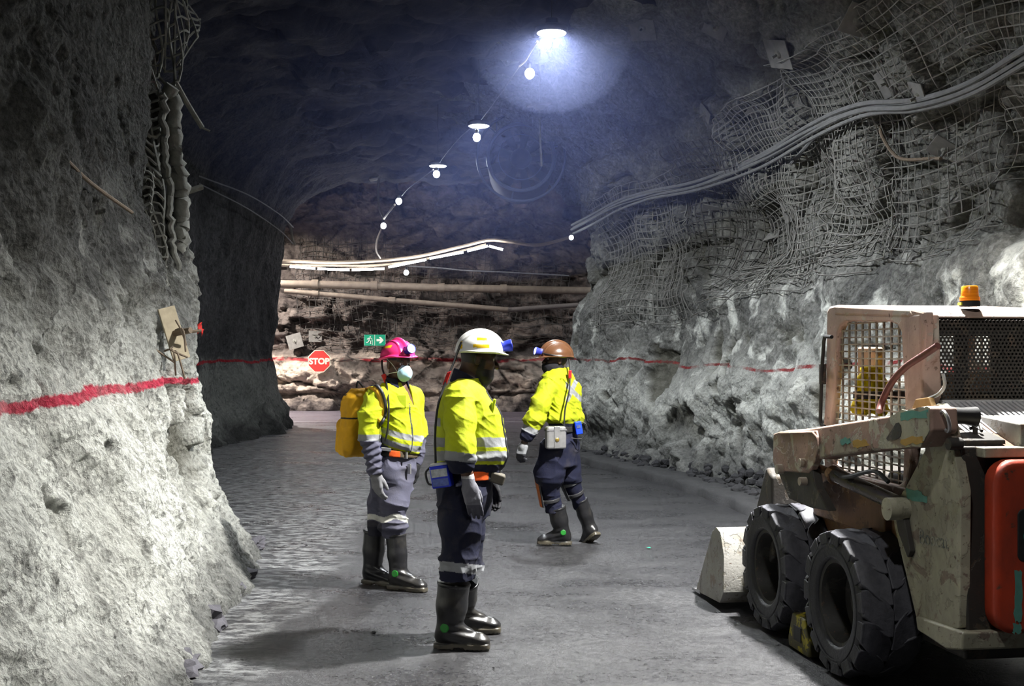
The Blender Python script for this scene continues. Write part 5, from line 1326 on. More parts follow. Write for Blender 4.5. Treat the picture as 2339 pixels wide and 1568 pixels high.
    MB().prism([(-.08,1.40),(.02,1.40),(.02,1.44),(-.08,1.44)], 'y', -.34, -1.1).build('lap_bar', M_DARKV, t)
    MB().box((.22,-.62,1.50),(.46,-.57,1.69)).build('tan_panel', M_SEAT, t, False, .012)
    bh = MB()  # boards added to darken the view through the guard
    for (b_0,b_1,z_0,z_1) in ((.33,.45,1.3,1.86),(.545,.61,1.3,1.74),(.745,1.14,1.3,1.86),(.45,.745,1.74,1.86),(.45,.545,1.3,1.40),(.61,.745,1.3,1.46)): bh.box((-.71,-b_1,z_0),(-.69,-b_0,z_1))
    bh.build('shade_board', M_BLK, t)
    # front grab rail
    gr = poly(bc0-.03, [(1900,770),(1884,769),(1882,780),(1877,850),(1874,960),(1876,972),(1884,975)])
    MB().tube([(a,-bc0+.03,z) for a,z in gr], .011, 8).build('grab_rail', M_BLACK, t, True)
    q = inv(1879,855,bc0-.02); MB().obox((q[0],-bc0+.02,q[1]), ((1,0,0),(0,1,0),(0,0,1)), (.018,.016,.06)).build('latch_block', M_DARKV, t, False, .005)
    # curved exhaust pipe / hose at the rear post
    hp = [inv(x,y,.22) for x,y in ((2124,790),(2100,812),(2070,838),(2050,868),(2040,900),(2038,925),(2043,940))]
    MB().tube(catmull([(a,-.26+.02*k,z) for k,(a,z) in enumerate(hp)], 30), .017, 10).build('red_hose', plain('red_brown_hose', (.11,.030,.022), .5), t, True)
    wl = [inv(x,y,.30) for x,y in ((2154,855),(2158,880),(2145,900),(2120,912))]
    MB().tube(catmull([(a,-.30,z) for a,z in wl], 16), .009, 6).build('white_hose', plain('white_hose', (.5,.5,.48), .5), t, True)
    prism(poly(.24, [(2078,945),(2090,912),(2120,908),(2128,930),(2100,945)]), .24, .27).build('bracket', plain('ochre_bracket', (.36,.22,.08), .6), t, False, .006)
    # ---------- things standing on or in it
    bc = inv(2215,703,.62); loc = VO+np.array((-.142*bc[0]+.99*.62, .99*bc[0]+.142*.62, 0))
    b = thing('beacon', 'amber beacon light on the loader cab roof', 'beacon', (loc[0], loc[1], zr1+.012))
    MB().lathe([(.050,0),(.050,.022),(.046,.028)], n=24).build('base', M_BLK, b, True)
    g = G('amber_lens'); st_ = g.n('TexWave', bands_direction='Z'); g.put(st_.inputs['Vector'], g.o); st_.inputs['Scale'].default_value = 42
    ML = g.out(g.mix(st_.outputs['Fac'], (.70,.16,.005), (.95,.33,.02)), .25, emit=(1,.25,.01), es=.12)
    MB().lathe([(.049,.028),(.049,.045),(.043,.050),(.040,.098),(.036,.103),(0,.104)], n=24).build('lens', ML, b, True)
    MB().box((-.052,-.022,.006),(-.046,.022,.020)).build('sticker', plain('yellow_sticker', (.55,.60,.04), .5), b)
    y = np.array(VO)+np.array((-.142*.13+.99*.50, .99*.13+.142*.50, 0))
    jk = thing('jacket', 'bright yellow waterproof jacket hung behind the loader side grille', 'jacket', (y[0], y[1], 1.43))
    jo = np.array(jk.location)
    def fj(p):
        q = p-jo; d = rbox(q, (.01,0,.02), (.065,.04,.13), .035); d = smin(d, cone(q, (-.05,0,.08), (-.085,-.02,-.08), .032,.030), .02); d = smin(d, cone(q, (.05,0,.10), (.06,-.02,-.10), .034,.034), .02); d = smin(d, ell(q, (-.07,-.02,-.08), (.05,.04,.045)), .02); return d+wrinkle(p, .022, (15,15,20), 7)
    link('fabric', sdf_mesh(fj, jo-.22, jo+.24, .006, lambda V: np.tile((.95,.76,.005), (len(V),1)), jo), M_CLOTH, jk)
    c = np.array(VO)+np.array((-.142*-.02+.99*.10, .99*-.02+.142*.10, 0))
    wc = thing('wheel_chock', 'grimy yellow wheel chock wedged between the loader tyres', 'chock', (c[0], c[1], 0), VROT)
    MY = chipped('grimy_yellow', (.50,.42,.02), [(.08,.07,.02)], amount=.5, sc=9, dirt=(.03,.03,.02))
    MB().prism([(-.14,.0),(.14,.0),(.15,.05),(.09,.20),(-.09,.20),(-.15,.05)], 'y', -.10, .10).build('block', MY, wc, False, .012)
    MB().box((-.05,.10,.06),(.05,.106,.14)).build('recess', M_BLK, wc)
    return t
loader()
# ================================================================== things on the rock: mesh, plates, cables, pipes, signs, lamps
M_WIRE = plain('dusty_wire', (.22,.215,.20), .8, .1, .25, 20)
M_WIRED = plain('dark_wire', (.085,.08,.075), .8, .1, .25, 20)
M_PLATE = plain('dusty_plate', (.17,.165,.155), .85, 0, .25, 12)
M_CABLE = plain('dusty_cable', (.15,.15,.15), .75, 0, .2, 14)
M_PIPE = plain('dusty_pipe', (.17,.135,.105), .7, 0, .2, 8)
M_REBAR = plain('rusty_rod', (.16,.12,.085), .8, .1, .25, 30)
M_SPRAY = plain('sprayed_rod', (.19,.19,.17), .9, 0, .3, 25, .6)

# ---- wire mesh panels pinned over the upper rock of the right side
def rock_right(y, z, ctr=(-1.2,)):
    """point on the right rock face at distance y, height z; normal"""
    o = np.array((-.9, y-1.2, min(z, 3.6)-.1)); 
    h = cast((-1.5 if y < 17 else -2.4, y-.6, 2.6), (np.interp(y,[6,8,11,14.7,17,19],[4.15,3.9,3.32,2.5,1.6,1.0])+.3-(-1.5 if y < 17 else -2.4), .6, z-2.6), 'wall_right'); return h
def mesh_panel(name, label, y0, y1, z0, z1, seed, pitch=.105, r=.0042, mat_=None, sag=.10, loose=.05, only='wall_right', fnp=None, ragged=.15):
    rnd = random.Random(seed); ny = int((y1-y0)/pitch)+1; nz = int((z1-z0)/pitch)+1; G_ = np.full((ny*2-1, nz*2-1, 3), np.nan); NN = np.zeros_like(G_)
    sh = [rnd.uniform(-1,1) for _ in range(6)]
    for i in range(ny*2-1):
        for k in range(nz*2-1):
            y = y0+i*pitch/2+.035*math.sin(k*.25+sh[0]*3)+.03*math.sin(k*.11+sh[1]*5); z = z0+k*pitch/2+.045*math.sin(i*.18+sh[2]*4)+(i*pitch/2)*.05*sh[3]
            h = (fnp or rock_right)(y, z)
            if h is None: continue
            n = h[1]; G_[i,k] = h[0]; NN[i,k] = n
    # stretch over hollows: smooth then push clear of the rock
    A = G_.copy(); ok = ~np.isnan(A[...,0])
    for _ in range(16):
        B = np.where(ok[...,None], A, 0); w = ok.astype(float); s = B.copy(); c = w.copy()
        for ax, d in ((0,1),(0,-1),(1,1),(1,-1)):
            s += np.roll(B, d, ax)*1; c += np.roll(w, d, ax)
        if True:
            M_ = s/np.maximum(c,1)[...,None]; inner = np.zeros_like(ok); inner[1:-1,1:-1] = True; A = np.where((ok & inner)[...,None], M_, A)
    nav = np.nanmean(np.where(ok[...,None], NN, np.nan), axis=(0,1)); nav /= np.linalg.norm(nav)
    gap = ((A-G_)*nav).sum(-1); lift = np.maximum(.02-gap, .02)
    for _ in range(6):
        lift = np.where(ok, lift, 0); lift = np.maximum(lift*.9, .25*(np.roll(lift,1,0)+np.roll(lift,-1,0)+np.roll(lift,1,1)+np.roll(lift,-1,1)))
    n3 = vnoise(np.stack(np.meshgrid(np.arange(ny*2-1)*.09+seed, np.arange(nz*2-1)*.09, [seed*1.7], indexing='ij'),-1).reshape(-1,3), seed).reshape(ny*2-1, nz*2-1)
    A = A+nav*(np.minimum(lift,.14)+loose*(.5+.5*n3))[...,None]
    m = MB()
    def strand(line):
        seg = []
        for q in list(line)+[None]:
            if q is None or np.isnan(q[0]) or (seg and np.linalg.norm(q-seg[-1]) > .35):
                if len(seg) > 2: m.tube(seg, r*rnd.uniform(.85,1.2), 4, False)
                seg = []
                if q is not None and not np.isnan(q[0]): seg = [q]
            else: seg.append(q)
    for i in range(0, ny*2-1, 2):
        k0 = int(rnd.random()*ragged*nz)*2; strand(A[i, k0:])
    for k in range(0, nz*2-1, 2):
        e = int(rnd.random()*ragged*ny*.5)*2; strand(A[e:, k])
    o = m.build(name, mat_ or M_WIRE, None, True, merge=False); tag(o, label, 'wire mesh', 'wire mesh over the upper right rock' if only == 'wall_right' else None); return o
spans = [(7.6,9.3,2.95,5.0,'wire mesh sheet over the rock above the loader cab, at the picture edge',.095,.05),
         (9.2,10.9,2.55,5.1,'wire mesh sheet bulging above the loader cab front, beside a bent dark rod',.11,.08),
         (10.8,12.2,2.45,5.0,'wire mesh sheet on the upper right rock, crossed by the cable spur',.10,.06),
         (12.1,13.9,2.40,4.9,'bunched wire mesh sheet below and above the cables, middle of the right rock',.09,.09),
         (13.8,15.8,2.6,4.6,'dark wire mesh sheet over the hollow with broken rock',.12,.05),
         (15.7,18.4,2.15,4.3,'farthest wire mesh sheet on the right rock, near the corner bulb',.11,.09)]
for k, (y0,y1,z0,z1,lb,pt,lo) in enumerate(spans): mesh_panel('wire_mesh', lb, y0, y1, z0, z1, 20+k, pt, .0050+.0004*k, M_WIRE if k != 4 else M_WIRED, loose=lo)
# loose bent strands tangled in bunches between the sheets
def tangle(label, y, z0, z1, n, seed):
    rnd = random.Random(seed); m = MB()
    for k in range(n):
        yy = y+rnd.gauss(0,.10); pts = []
        for j, z in enumerate(np.linspace(z0+rnd.uniform(0,.2), z1-rnd.uniform(0,.3), 9)):
            h = rock_right(yy+.05*math.sin(j*.9+k)+.12*(j/8-.5)*rnd.uniform(-1,1), z)
            if h is not None: pts.append(h[0]+h[1]*(.07+.03*rnd.random()))
        if len(pts) > 3: m.tube(pts, .0048, 4, False)
    o = m.build('wire_strands', M_WIRE, None, True, merge=False); tag(o, label, 'wire', None, 'stuff')
for k, (y,z0,z1,n,lb) in enumerate(((10.85,2.5,4.3,8,'bunched vertical wire strands left of the bulging mesh'),(13.3,2.3,4.2,14,'tangle of bent wire strands under the cables, mid wall'),(16.2,2.3,3.6,9,'tangle of wire strands near the far end of the right rock'),(12.2,3.6,4.9,5,'loose wire strands above the cables'))): tangle(lb, y, z0, z1, n, 50+k)
def hrods(label, y0, y1, z, dz, n, seed):
    rnd = random.Random(seed); m = MB()
    for k in range(n):
        pts = []; zo = rnd.uniform(-.16,.16); s_ = rnd.uniform(.6,1.2)
        for j, y in enumerate(np.linspace(y0+rnd.uniform(0,.4), y1-rnd.uniform(0,.6), 16)):
            h = rock_right(y, z+zo+dz*s_*(y-y0)/(y1-y0)+.03*math.sin(j*.8+k*2))
            if h is not None: pts.append(h[0]+h[1]*(.06+.04*rnd.random()))
        if len(pts) > 3: m.tube(pts, .006, 4, False)
    o = m.build('fallen_strands', M_WIRE, None, True, merge=False); tag(o, label, 'wire', None, 'stuff')
hrods('fallen wire strands lying along the top edge of the sprayed concrete', 11.0, 15.6, 2.75, -.45, 9, 77)
hrods('torn horizontal wire strands at the picture edge above the loader', 7.7, 8.9, 3.1, -.1, 9, 78)

# ---- square faceplates with bolt ends
def plate(label, c, n, size, seed, group='square rock bolt plates', bolt=.05):
    rnd = random.Random(seed); n = nrm(n); u = nrm(np.cross(n, (0,0,1))); a = rnd.uniform(-.5,.5); v = np.cross(n, u); u, v = u*math.cos(a)+v*math.sin(a), -u*math.sin(a)+v*math.cos(a)
    n2 = nrm(n+u*rnd.uniform(-.35,.35)+v*rnd.uniform(-.35,.35)); u = nrm(u-n2*np.dot(u,n2)); v = np.cross(n2,u)
    t = thing('bolt_plate', label, 'bolt plate', c+n2*.05, 0, group)
    MB().obox((0,0,0), (u,v,n2), (size,size*rnd.uniform(.8,1.1),.006)).build('faceplate', M_PLATE, t, False, .004)
    MB().lathe([(size*.32,.004),(size*.22,.022),(size*.16,.024)], (0,0,0), 12, n2).tube([(0,0,0), n2*(.03+bolt)], .013, 8).build('bolt_end', M_SPRAY, t)
    return t
spots_ = [(2110,215,.13,'bolt plate high on the right rock just under the upper end of the cables'),(2035,185,.12,'pale plate right of the lamp glow, touching the cables near the right edge'),
 (1785,118,.16,'largest square plate, high on the dark right rock'),(1735,250,.12,'tilted plate with torn corner left of the mesh'),(1618,255,.12,'dim plate left of the tilted torn plate'),
 (2165,335,.13,'plate at the lower edge of the bulging mesh above the loader'),(1810,480,.12,'plate half buried in the bunched mesh'),(1625,475,.11,'small yellowish plate in the hollow under the cables'),
 (1488,495,.11,'narrow plate hanging under the cables near the far end'),(1420,490,.11,'plate just below the cable bend at the far end'),(1540,590,.12,'plate at the foot of the hollow with broken rock'),(1375,535,.12,'leaning long plate beside the far mesh sheet'),
 (1470,60,.16,'dim plate in the blue haze right of the big lamp'),(1640,60,.14,'dim narrow plate in the haze, second right of the big lamp'),(1950,40,.16,'dim plate at the top edge above the right mesh'),(1770,545,.11,'plate at the lowest end of the bunched mesh')]
for k, (x,y,s_,lb) in enumerate(spots_):
    h = sight(x, y)
    if h: plate(lb, h[0], h[1], s_, 100+k)
for k, (x,y,s_,lb) in enumerate([(678,778,.22,'grey plate on the back rock left of the emergency exit sign'),(722,772,.19,'grey plate on the back rock between stop sign and exit sign')]):
    h = sight(x, y, 'wall_back'); plate(lb, h[0]+h[1]*.1, h[1], s_, 140+k, 'plates on the back rock')
# roof plate with a long rod hanging from it
h = sight(1232, 243)
c = P(1232,243,15.2); t = thing('roof_bolt', 'roof plate with long thin rod hanging below, right of the bulbs', 'roof bolt', c)
top = cast(c, (0,0,1)); hh = min((top[0][2]-c[2]) if top else .3, .8)
MB().obox((0,0,.02), (nrm((1,.3,.1)),nrm((-.3,1,0)),nrm((-.1,0,1))), (.14,.12,.008)).build('faceplate', M_PLATE, t, False, .004)
MB().tube([(0,0,hh+.1),(0,0,0),(.01,0,-.4),(.03,0,-.80)], .014, 6).build('rod', M_SPRAY, t, True)
MB().lathe([(.09,.0),(.06,-.04),(.03,-.05)], n=16).build('dome_washer', M_PLATE, t)

# ---- bundle of cables sagging along the right rock
base = []
for y_ in (4.6, 5.6, 6.6):
    h = rock_right(y_, 3.86)
    if h is not None: base.append(h[0]+h[1]*.26)
for x, y in ((2339,140),(2240,172),(2100,205),(2000,245),(1895,305),(1760,368),(1600,425),(1500,445),(1430,450),(1370,475)):
    h = sight(x, y, 'wall_right'); 
    if h is not None: base.append(h[0]+h[1]*.26)
    else:
        q = P(x, y, 7.0); base.append(q)
base.append(P(1308,521,18.5)); base = np.array(base); base[1:-1] = (base[:-2]+2*base[1:-1]+base[2:])/4
lbs = ['topmost of the grey cables slung along the right rock','second cable from the top of the bundle on the right rock','third cable from the top of the bundle on the right rock','lowest cable of the bundle, hanging a little clear of the others']
curve = catmull(base, 110)
for k in range(4):
    rnd = random.Random(k); ph = rnd.uniform(0,6)
    pts = [q+np.array((0,0,.05-.034*k-(.045*abs(math.sin(i*.07)) if k == 3 else 0)+.012*math.sin(i*.16+ph)))+np.array((-.02,0,0))*math.sin(i*.2+ph*2) for i, q in enumerate(curve)]
    tag(MB().tube(pts, .024-.003*(k%2), 8).build('cable', M_CABLE, None, True), lbs[k], 'cable', 'cables along the right rock')
p_ = [sight(1895,308)[0], sight(1870,335)[0], sight(1845,362)[0], sight(1832,378)[0]]
tag(MB().tube(catmull([q+np.array((-.14,-.05,0)) for q in p_], 12), .02, 7).build('cable_end', M_CABLE, None, True), 'short cable spur branching down from the cable bundle', 'cable')
p_ = [sight(x,y) for x,y in ((2010,312),(2040,328),(2080,352),(2120,360),(2160,361))]
tag(MB().tube(catmull([q[0]+q[1]*.14 for q in p_], 20), .016, 7).build('rod', M_REBAR, None, True), 'bent dark rod lying over the bulging mesh above the loader', 'rod')

# ---- left side: rods, torn mesh cage, plate with bolt, rag
def rod(label, pts, r, off=.06, mat_=None, only=None):
    q = [];
    for x, y, o in pts:
        h = sight(x, y, 'wall_left'); q.append(h[0]+h[1]*o)
    tag(MB().tube(catmull(q, 14), r, 8).build('rod', mat_ or M_REBAR, None, True), label, 'rod')
rod('thin rusty rod sticking out of the sprayed left rock', [(158,362,-.02),(195,430,.05),(250,508,.16)], .012)
def mesh_left(name, label, Pts, nu, nv, r, seed):
    """Pts: 2x2 corner points"""
    rnd = random.Random(seed); m = MB(); A, B, C_, D = [np.array(q) for q in Pts]
    S_ = lambda u, v: (A*(1-u)+B*u)*(1-v)+(D*(1-u)+C_*u)*v
    jit = lambda u, v: np.array((.03*math.sin(u*9+v*5+seed), .05*math.sin(v*7+seed*2), .03*math.sin(u*11+seed*3)))
    for i in range(nu+1): m.tube([S_(i/nu, v)+jit(i/nu, v) for v in np.linspace(0, 1+rnd.uniform(-.12,.06), 10)], r*rnd.uniform(.9,1.4), 5)
    for j in range(nv+1): m.tube([S_(u, j/nv)+jit(u, j/nv) for u in np.linspace(rnd.uniform(0,.08), 1+rnd.uniform(-.05,.06), 10)], r*rnd.uniform(.9,1.4), 5)
    o = m.build(name, M_SPRAY, None, True, merge=False); tag(o, label, 'wire mesh', 'torn wire mesh on the left rock'); return o
mesh_left('mesh_cage', 'torn wire mesh cage jutting from the top of the left rock corner', (P(345,-60,9.0),P(412,-60,9.1),P(402,190,9.0),P(332,165,8.85)), 6, 8, .010, 1)
mesh_left('mesh_cage', 'outer flap of wire mesh folded out over the dark opening', (P(408,-60,9.05),P(425,-20,9.4),P(457,75,9.5),P(400,190,9.05)), 5, 7, .009, 2)
mesh_left('mesh_strip', 'strip of sprayed wire mesh half buried down the left rock corner', (P(292,100,8.55),P(345,150,8.85),P(372,420,8.75),P(320,400,8.5)), 4, 13, .011, 3)
mesh_left('mesh_strip', 'remnant of wire mesh beside the groove, above the bolt plate', (P(322,395,8.5),P(362,400,8.7),P(385,640,8.6),P(345,560,8.5)), 3, 9, .009, 4)
tag(MB().tube(catmull([P(400,186,9.0),P(430,240,9.1),P(462,292,9.2)], 10), .021, 8).tube([P(462,292,9.2),P(480,300,9.22)], .009, 6).build('hanging_rod', M_SPRAY, None, True), 'thick rod slanting down from the torn mesh cage', 'rod')
tag(MB().tube([P(415,440,9.15),P(440,434,9.2),P(462,427,9.25)], .024, 8).build('bolt_stub', M_SPRAY, None, True), 'bolt stub poking sideways from the left rock corner', 'bolt')
tag(MB().tube(catmull([P(372,215,8.75),P(376,300,8.75),P(383,380,8.8),P(388,470,8.85),P(396,560,8.85),P(404,640,8.9)], 40)+.012*RNG.standard_normal((40,3)), .030, 8).build('sprayed_bar', M_SPRAY, None, True), 'long vertical bar caked in sprayed concrete inside the groove', 'bar')
tag(MB().tube(catmull([P(388,200,8.9),P(398,290,8.95),P(408,400,9.0),P(414,520,9.0),P(412,650,8.95)], 60)+.016*RNG.standard_normal((60,3)), .060, 9).build('sprayed_bar', M_SPRAY, None, True), 'thick rib of concrete-caked bar at the left rock edge', 'bar')
h = sight(377, 752, 'wall_left'); c = h[0]+h[1]*.10
t = thing('bolt_plate', 'long tilted plate with bolt and bent wires on the left rock above the red line', 'bolt plate', c); ux = nrm((.28,.1,-1)); n_ = nrm((.75,-.66,.1)); w_ = np.cross(n_, ux)
MB().obox((0,0,0), (ux, w_, n_), (.19,.068,.008)).build('faceplate', plain('tan_plate', (.34,.29,.20), .8, 0, .2, 16), t, False, .004)
MB().tube([n_*0, n_*.12+np.array((.05,0,.01))], .022, 8).tube([n_*.10+np.array((.05,0,0)), np.array((.20,-.03,.02))], .012, 6).build('bolt_end', M_REBAR, t, True)
wm = MB(); rnd = random.Random(4)
for k in range(7):
    a = np.array((rnd.uniform(-.12,.05), -.08, rnd.uniform(-.15,.15))); wm.tube(catmull([a, a+np.array((rnd.uniform(-.03,.08),-.05,rnd.uniform(-.10,.02))), a+np.array((rnd.uniform(0,.15),-.02,rnd.uniform(-.22,-.05)))], 8), .007, 5)
wm.build('bent_wire', M_REBAR, t, True)
q = P(447,752,9.05); rg = thing('red_rag', 'scrap of red rag caught on the left rock corner', 'rag', q)
def frg(p): d = ell(p-q, (0,0,0), (.035,.03,.06)); return d+wrinkle(p, .05, (20,20,26), 3)
link('fabric', sdf_mesh(frg, q-.12, q+.12, .008, lambda V: np.tile((.5,.02,.015), (len(V),1)), q), M_CLOTH, rg)

# ---- lamps: three discs seen, one over the loader outside the frame, three added unseen, string of bulbs
high_bay((.39,11.2,4.80), 'largest and nearest round white lamp under the tunnel roof', 330, 0)
high_bay((-.46,15.8,4.80), 'middle round white lamp, directly above a glowing bulb', 75, 0)
high_bay((-1.25,19.2,4.80), 'smallest and farthest round lamp, seen edge-on', 70, 0)
high_bay((2.25,6.8,4.95), 'round lamp hung over the loader, outside the picture', 6800, 116, aim=(-.22,.10,-1), col=(1,.985,.94))
high_bay((.7,3.0,5.0), 'added fill lamp over the near end of the drive, outside the picture', 300, 120, aim=(0,.35,-1), col=(1,.985,.94))  # unseen fill lamp, added to lift the camera-facing sides
high_bay((-8.2,29.6,5.2), 'added unseen lamp lighting the back rock from behind the far left block', 1500, 0, col=(1,.93,.86))  # added out of sight to light the pale bench from the left
high_bay((4.6,28.2,5.2), 'added unseen lamp lighting the back rock from behind the right rock corner', 250, 0)  # added out of sight, weaker light for the right end
def bulb(px, py, Y, r, label, drop=None):
    c = P(px, py, Y); t = thing('bulb', label, 'bulb', c, 0, 'bulbs on the lighting cable')
    MB().ball((0,0,0), (r,r,r*1.12), 16, 10).build('glass', M_BULB, t, True)
    MB().lathe([(r*.45,r*.9),(r*.5,r*1.9),(r*.3,r*2.1),(0,r*2.1)], n=12).build('socket', M_DARKMETAL, t, True)
    return c
bulbs = [(1210,168,12.2,.052,'highest glowing bulb, just left below the big lamp'),(1089,314,15.6,.052,'bulb directly under the middle round lamp'),(997,398,18.9,.055,'bulb directly under the edge-on round lamp'),
 (911,460,21.6,.058,'bulb between the edge-on lamp and the lowest cord loop'),(876,516,24.0,.058,'bulb where two pale cords meet'),(928,623,28.5,.062,'bulb below the fluorescent tubes in front of the pipes'),(1305,543,18.0,.035,'small bulb at the rock corner below the cables')]
BP = [bulb(*b) for b in bulbs]
M_CORD = plain('pale_cord', (.45,.40,.33), .7); M_CORDD = plain('dim_cord', (.16,.16,.17), .7)
def cord(name, label, pts, r, m_=None): tag(MB().tube(catmull(pts, 24), r, 6).build(name, m_ or M_CORD, None, True), label, 'cord', 'lighting cords')
cord('cord', 'cord looping from the big lamp down to the hook by the highest bulb', [P(1228,95,11.25),P(1212,120,11.8),P(1200,140,12.0),P(1186,152,12.1)], .009)
cord('cord', 'dim cord from the highest bulb to the middle lamp', [P(1186,152,12.1),P(1160,190,13.2),P(1125,240,14.8),P(1098,275,15.7)], .007, M_CORDD)
cord('cord', 'dim cord between the middle lamp and the edge-on lamp', [P(1085,285,15.9),P(1050,315,17),P(1020,350,18.6),P(1003,374,19.1)], .007, M_CORDD)
cord('cord', 'short pale cord above the bulb left of the edge-on lamp', [P(990,388,19.3),P(960,410,20.4),P(932,432,21.4),P(918,448,21.6)], .008, M_CORDD)
cord('cord', 'pale cord from the roof bolt row down to the junction', [P(865,408,24.3),P(864,440,24.2),P(866,475,24.1),P(877,500,24.0)], .022)
cord('cord', 'pale cord from the junction up towards the next bulb', [P(877,500,24.0),P(888,485,23.3),P(902,468,22.0)], .022)
cord('cord', 'pale cord hanging from the junction down to the tubes', [P(872,520,24.1),P(861,550,26),P(860,575,28),P(869,590,29.3)], .020)
tag(MB().tube([P(846,410,25.0),P(866,406,24.9)], .05, 6).build('bolt_row', plain('lit_bracket', (.55,.53,.5), .6), None), 'small pale bracket in the roof where the cord starts', 'bracket')

# ---- ventilation fan in the haze
fc = P(1190,362,18.2); t = thing('ventilation_fan', 'large round ventilation fan hanging in the blue haze', 'fan', fc)
M_FAN = plain('dim_fan_steel', (.085,.10,.16), .45, .3); M_FAND = plain('dark_fan', (.03,.035,.05), .6)
MB().lathe([(.50,-.05),(.52,-.10),(.54,-.05),(.54,1.5),(.50,1.5)], (0,0,0), 48, (0,1,0), cap=False).build('casing', M_FAND, t, True)
def ringf(R, r): 
    return [(R*math.cos(a), -.12, R*math.sin(a)) for a in np.linspace(0, 2*math.pi, 49)]
bl_ = MB().tube(ringf(.53,.03), .030, 8, False).tube(ringf(.70,.02), .020, 8, False); 
for k in range(6):
    a = k*math.pi/3+.3; bl_.tube([(.52*math.cos(a),-.12,.52*math.sin(a)),(.70*math.cos(a),-.12,.70*math.sin(a))], .014, 6)
bl_.build('bell_mouth', M_FAN, t, True)
MB().ball((0,.02,0), (.17,.17,.17), 20, 12).build('hub', M_FAND, t, True)
for k in range(9):
    a = 2*math.pi*k/9; ca, sa = math.cos(a), math.sin(a); V = []; 
    for rr_, w0 in ((.15,.05),(.32,.075),(.49,.09)):
        tw_ = .9-rr_*.8
        for s_ in (-1,1): V.append((rr_*ca-s_*w0*sa*math.cos(tw_), .06+s_*w0*math.sin(tw_), rr_*sa+s_*w0*ca*math.cos(tw_)))
    o = link('blade', mesh_from(V, [(0,1,3,2),(2,3,5,4)]), M_FAND, t); s_ = o.modifiers.new('t','SOLIDIFY'); s_.thickness = .012
MB().tube(ringf(.36,.01), .008, 6, False).build('guard_ring', M_FAN, t, True)
for sx in (-.4,.4):
    tp = cast(fc+np.array((sx,.6,.4)), (0,0,1)); hz_ = min(tp[0][2]-fc[2], 1.6) if tp else 1
    MB().tube([(sx,.6,.36),(sx,.6,hz_)], .012, 6).build('hanger_chain', M_FAND, t)

# ---- pipes, cables and fluorescent tubes across the back
def back(x, y, Y=30.6): return P(x, y, Y)
def pipe(name, label, pts, r, Y, joints=(), m_=None, ext=True):
    q = [back(x, y, Y) for x, y in pts]
    if ext: q = [q[0]-(q[1]-q[0])*.5]+q+[q[-1]+(q[-1]-q[-2])*.4]
    t = thing(name, label, 'pipe', q[0]); o0 = q[0]
    MB().tube([a-o0 for a in q], r, 14).build('pipe_run', m_ or M_PIPE, t, True)
    for x, y in joints:
        c = back(x, y, Y)-o0; d = nrm(q[2]-q[1]); MB().tube([c-d*.09, c+d*.09], r*1.28, 14).build('coupling', m_ or M_PIPE, t, True)
pipe('water_pipe', 'thick horizontal pipe across the back rock, upper of the two', [(640,649),(720,650),(855,653),(1008,658),(1150,661),(1300,664)], .105, 30.8, ((720,650),(855,653),(1008,658),(1150,661)))
pipe('water_pipe', 'thinner pipe sloping down to the right below the thick pipe', [(650,665),(720,671),(895,686),(1160,708)], .070, 30.8, ((720,671),(895,686)), ext=False)
pipe('water_pipe', 'dark pipe rising right from the elbow below the thick pipe', [(1152,709),(1230,703),(1320,697)], .065, 30.9, ((1155,709),), plain('dark_pipe', (.14,.12,.11), .7), ext=False)
MC2 = plain('tan_cable', (.26,.21,.155), .7)
for k, (pts, r, lb) in enumerate((([(560,598),(665,597),(760,600),(860,596),(960,585),(1060,562),(1115,549),(1160,552),(1230,560),(1310,540)], .045,'upper thick tan cable looping above the fluorescent tubes'), ([(560,606),(665,606),(760,607),(860,606),(960,594),(1060,572),(1110,558)], .030,'tan cable just under the upper one above the tubes'), ([(665,607),(720,609),(760,615),(850,609),(950,597),(1010,583)], .020,'thin tan cable drooping onto the tubes'))):
    tag(MB().tube(catmull([back(x,y,29.6+.15*k) for x,y in pts], 50), r, 7).build('cable', MC2, None, True), lb, 'cable', 'cables above the tubes')
tag(MB().tube(catmull([back(x,y,31) for x,y in ((930,608),(1000,612),(1060,618),(1150,622),(1300,630))], 30), .02, 6).build('cable', M_CORDD, None, True), 'dark cable sagging right of the bulb below the tubes', 'cable')
tb = [((661,609),(722,614)),((724,614.3),(800,617)),((802,617),(880,614)),((886,611),(975,593)),((980,591),(1060,576)),((1066,574),(1116,562)),((1116,562),(1150,571))]
names_ = ['first fluorescent tube from the dark left block','second fluorescent tube from the left block','third fluorescent tube, lowest point of the sag','fourth fluorescent tube, rising right','fifth fluorescent tube, left of the gap','sixth fluorescent tube, climbing to the peak','last fluorescent tube, sloping down right of the peak']
for (a, b), lb in zip(tb, names_):
    A, B = back(*a, 29.4), back(*b, 29.4); c = (A+B)/2; t = thing('hanging_fluorescent_tube', lb, 'fluorescent tube', c, 0, 'fluorescent tubes across the back')
    d = nrm(B-A); MB().tube([A-c+d*.01, B-c-d*.01], .028, 8).build('tube_glass', M_TUBE, t, True)
    MB().tube([A-c, A-c+d*.02], .030, 8).tube([B-c-d*.02, B-c], .030, 8).build('end_caps', M_DARKMETAL, t, True)
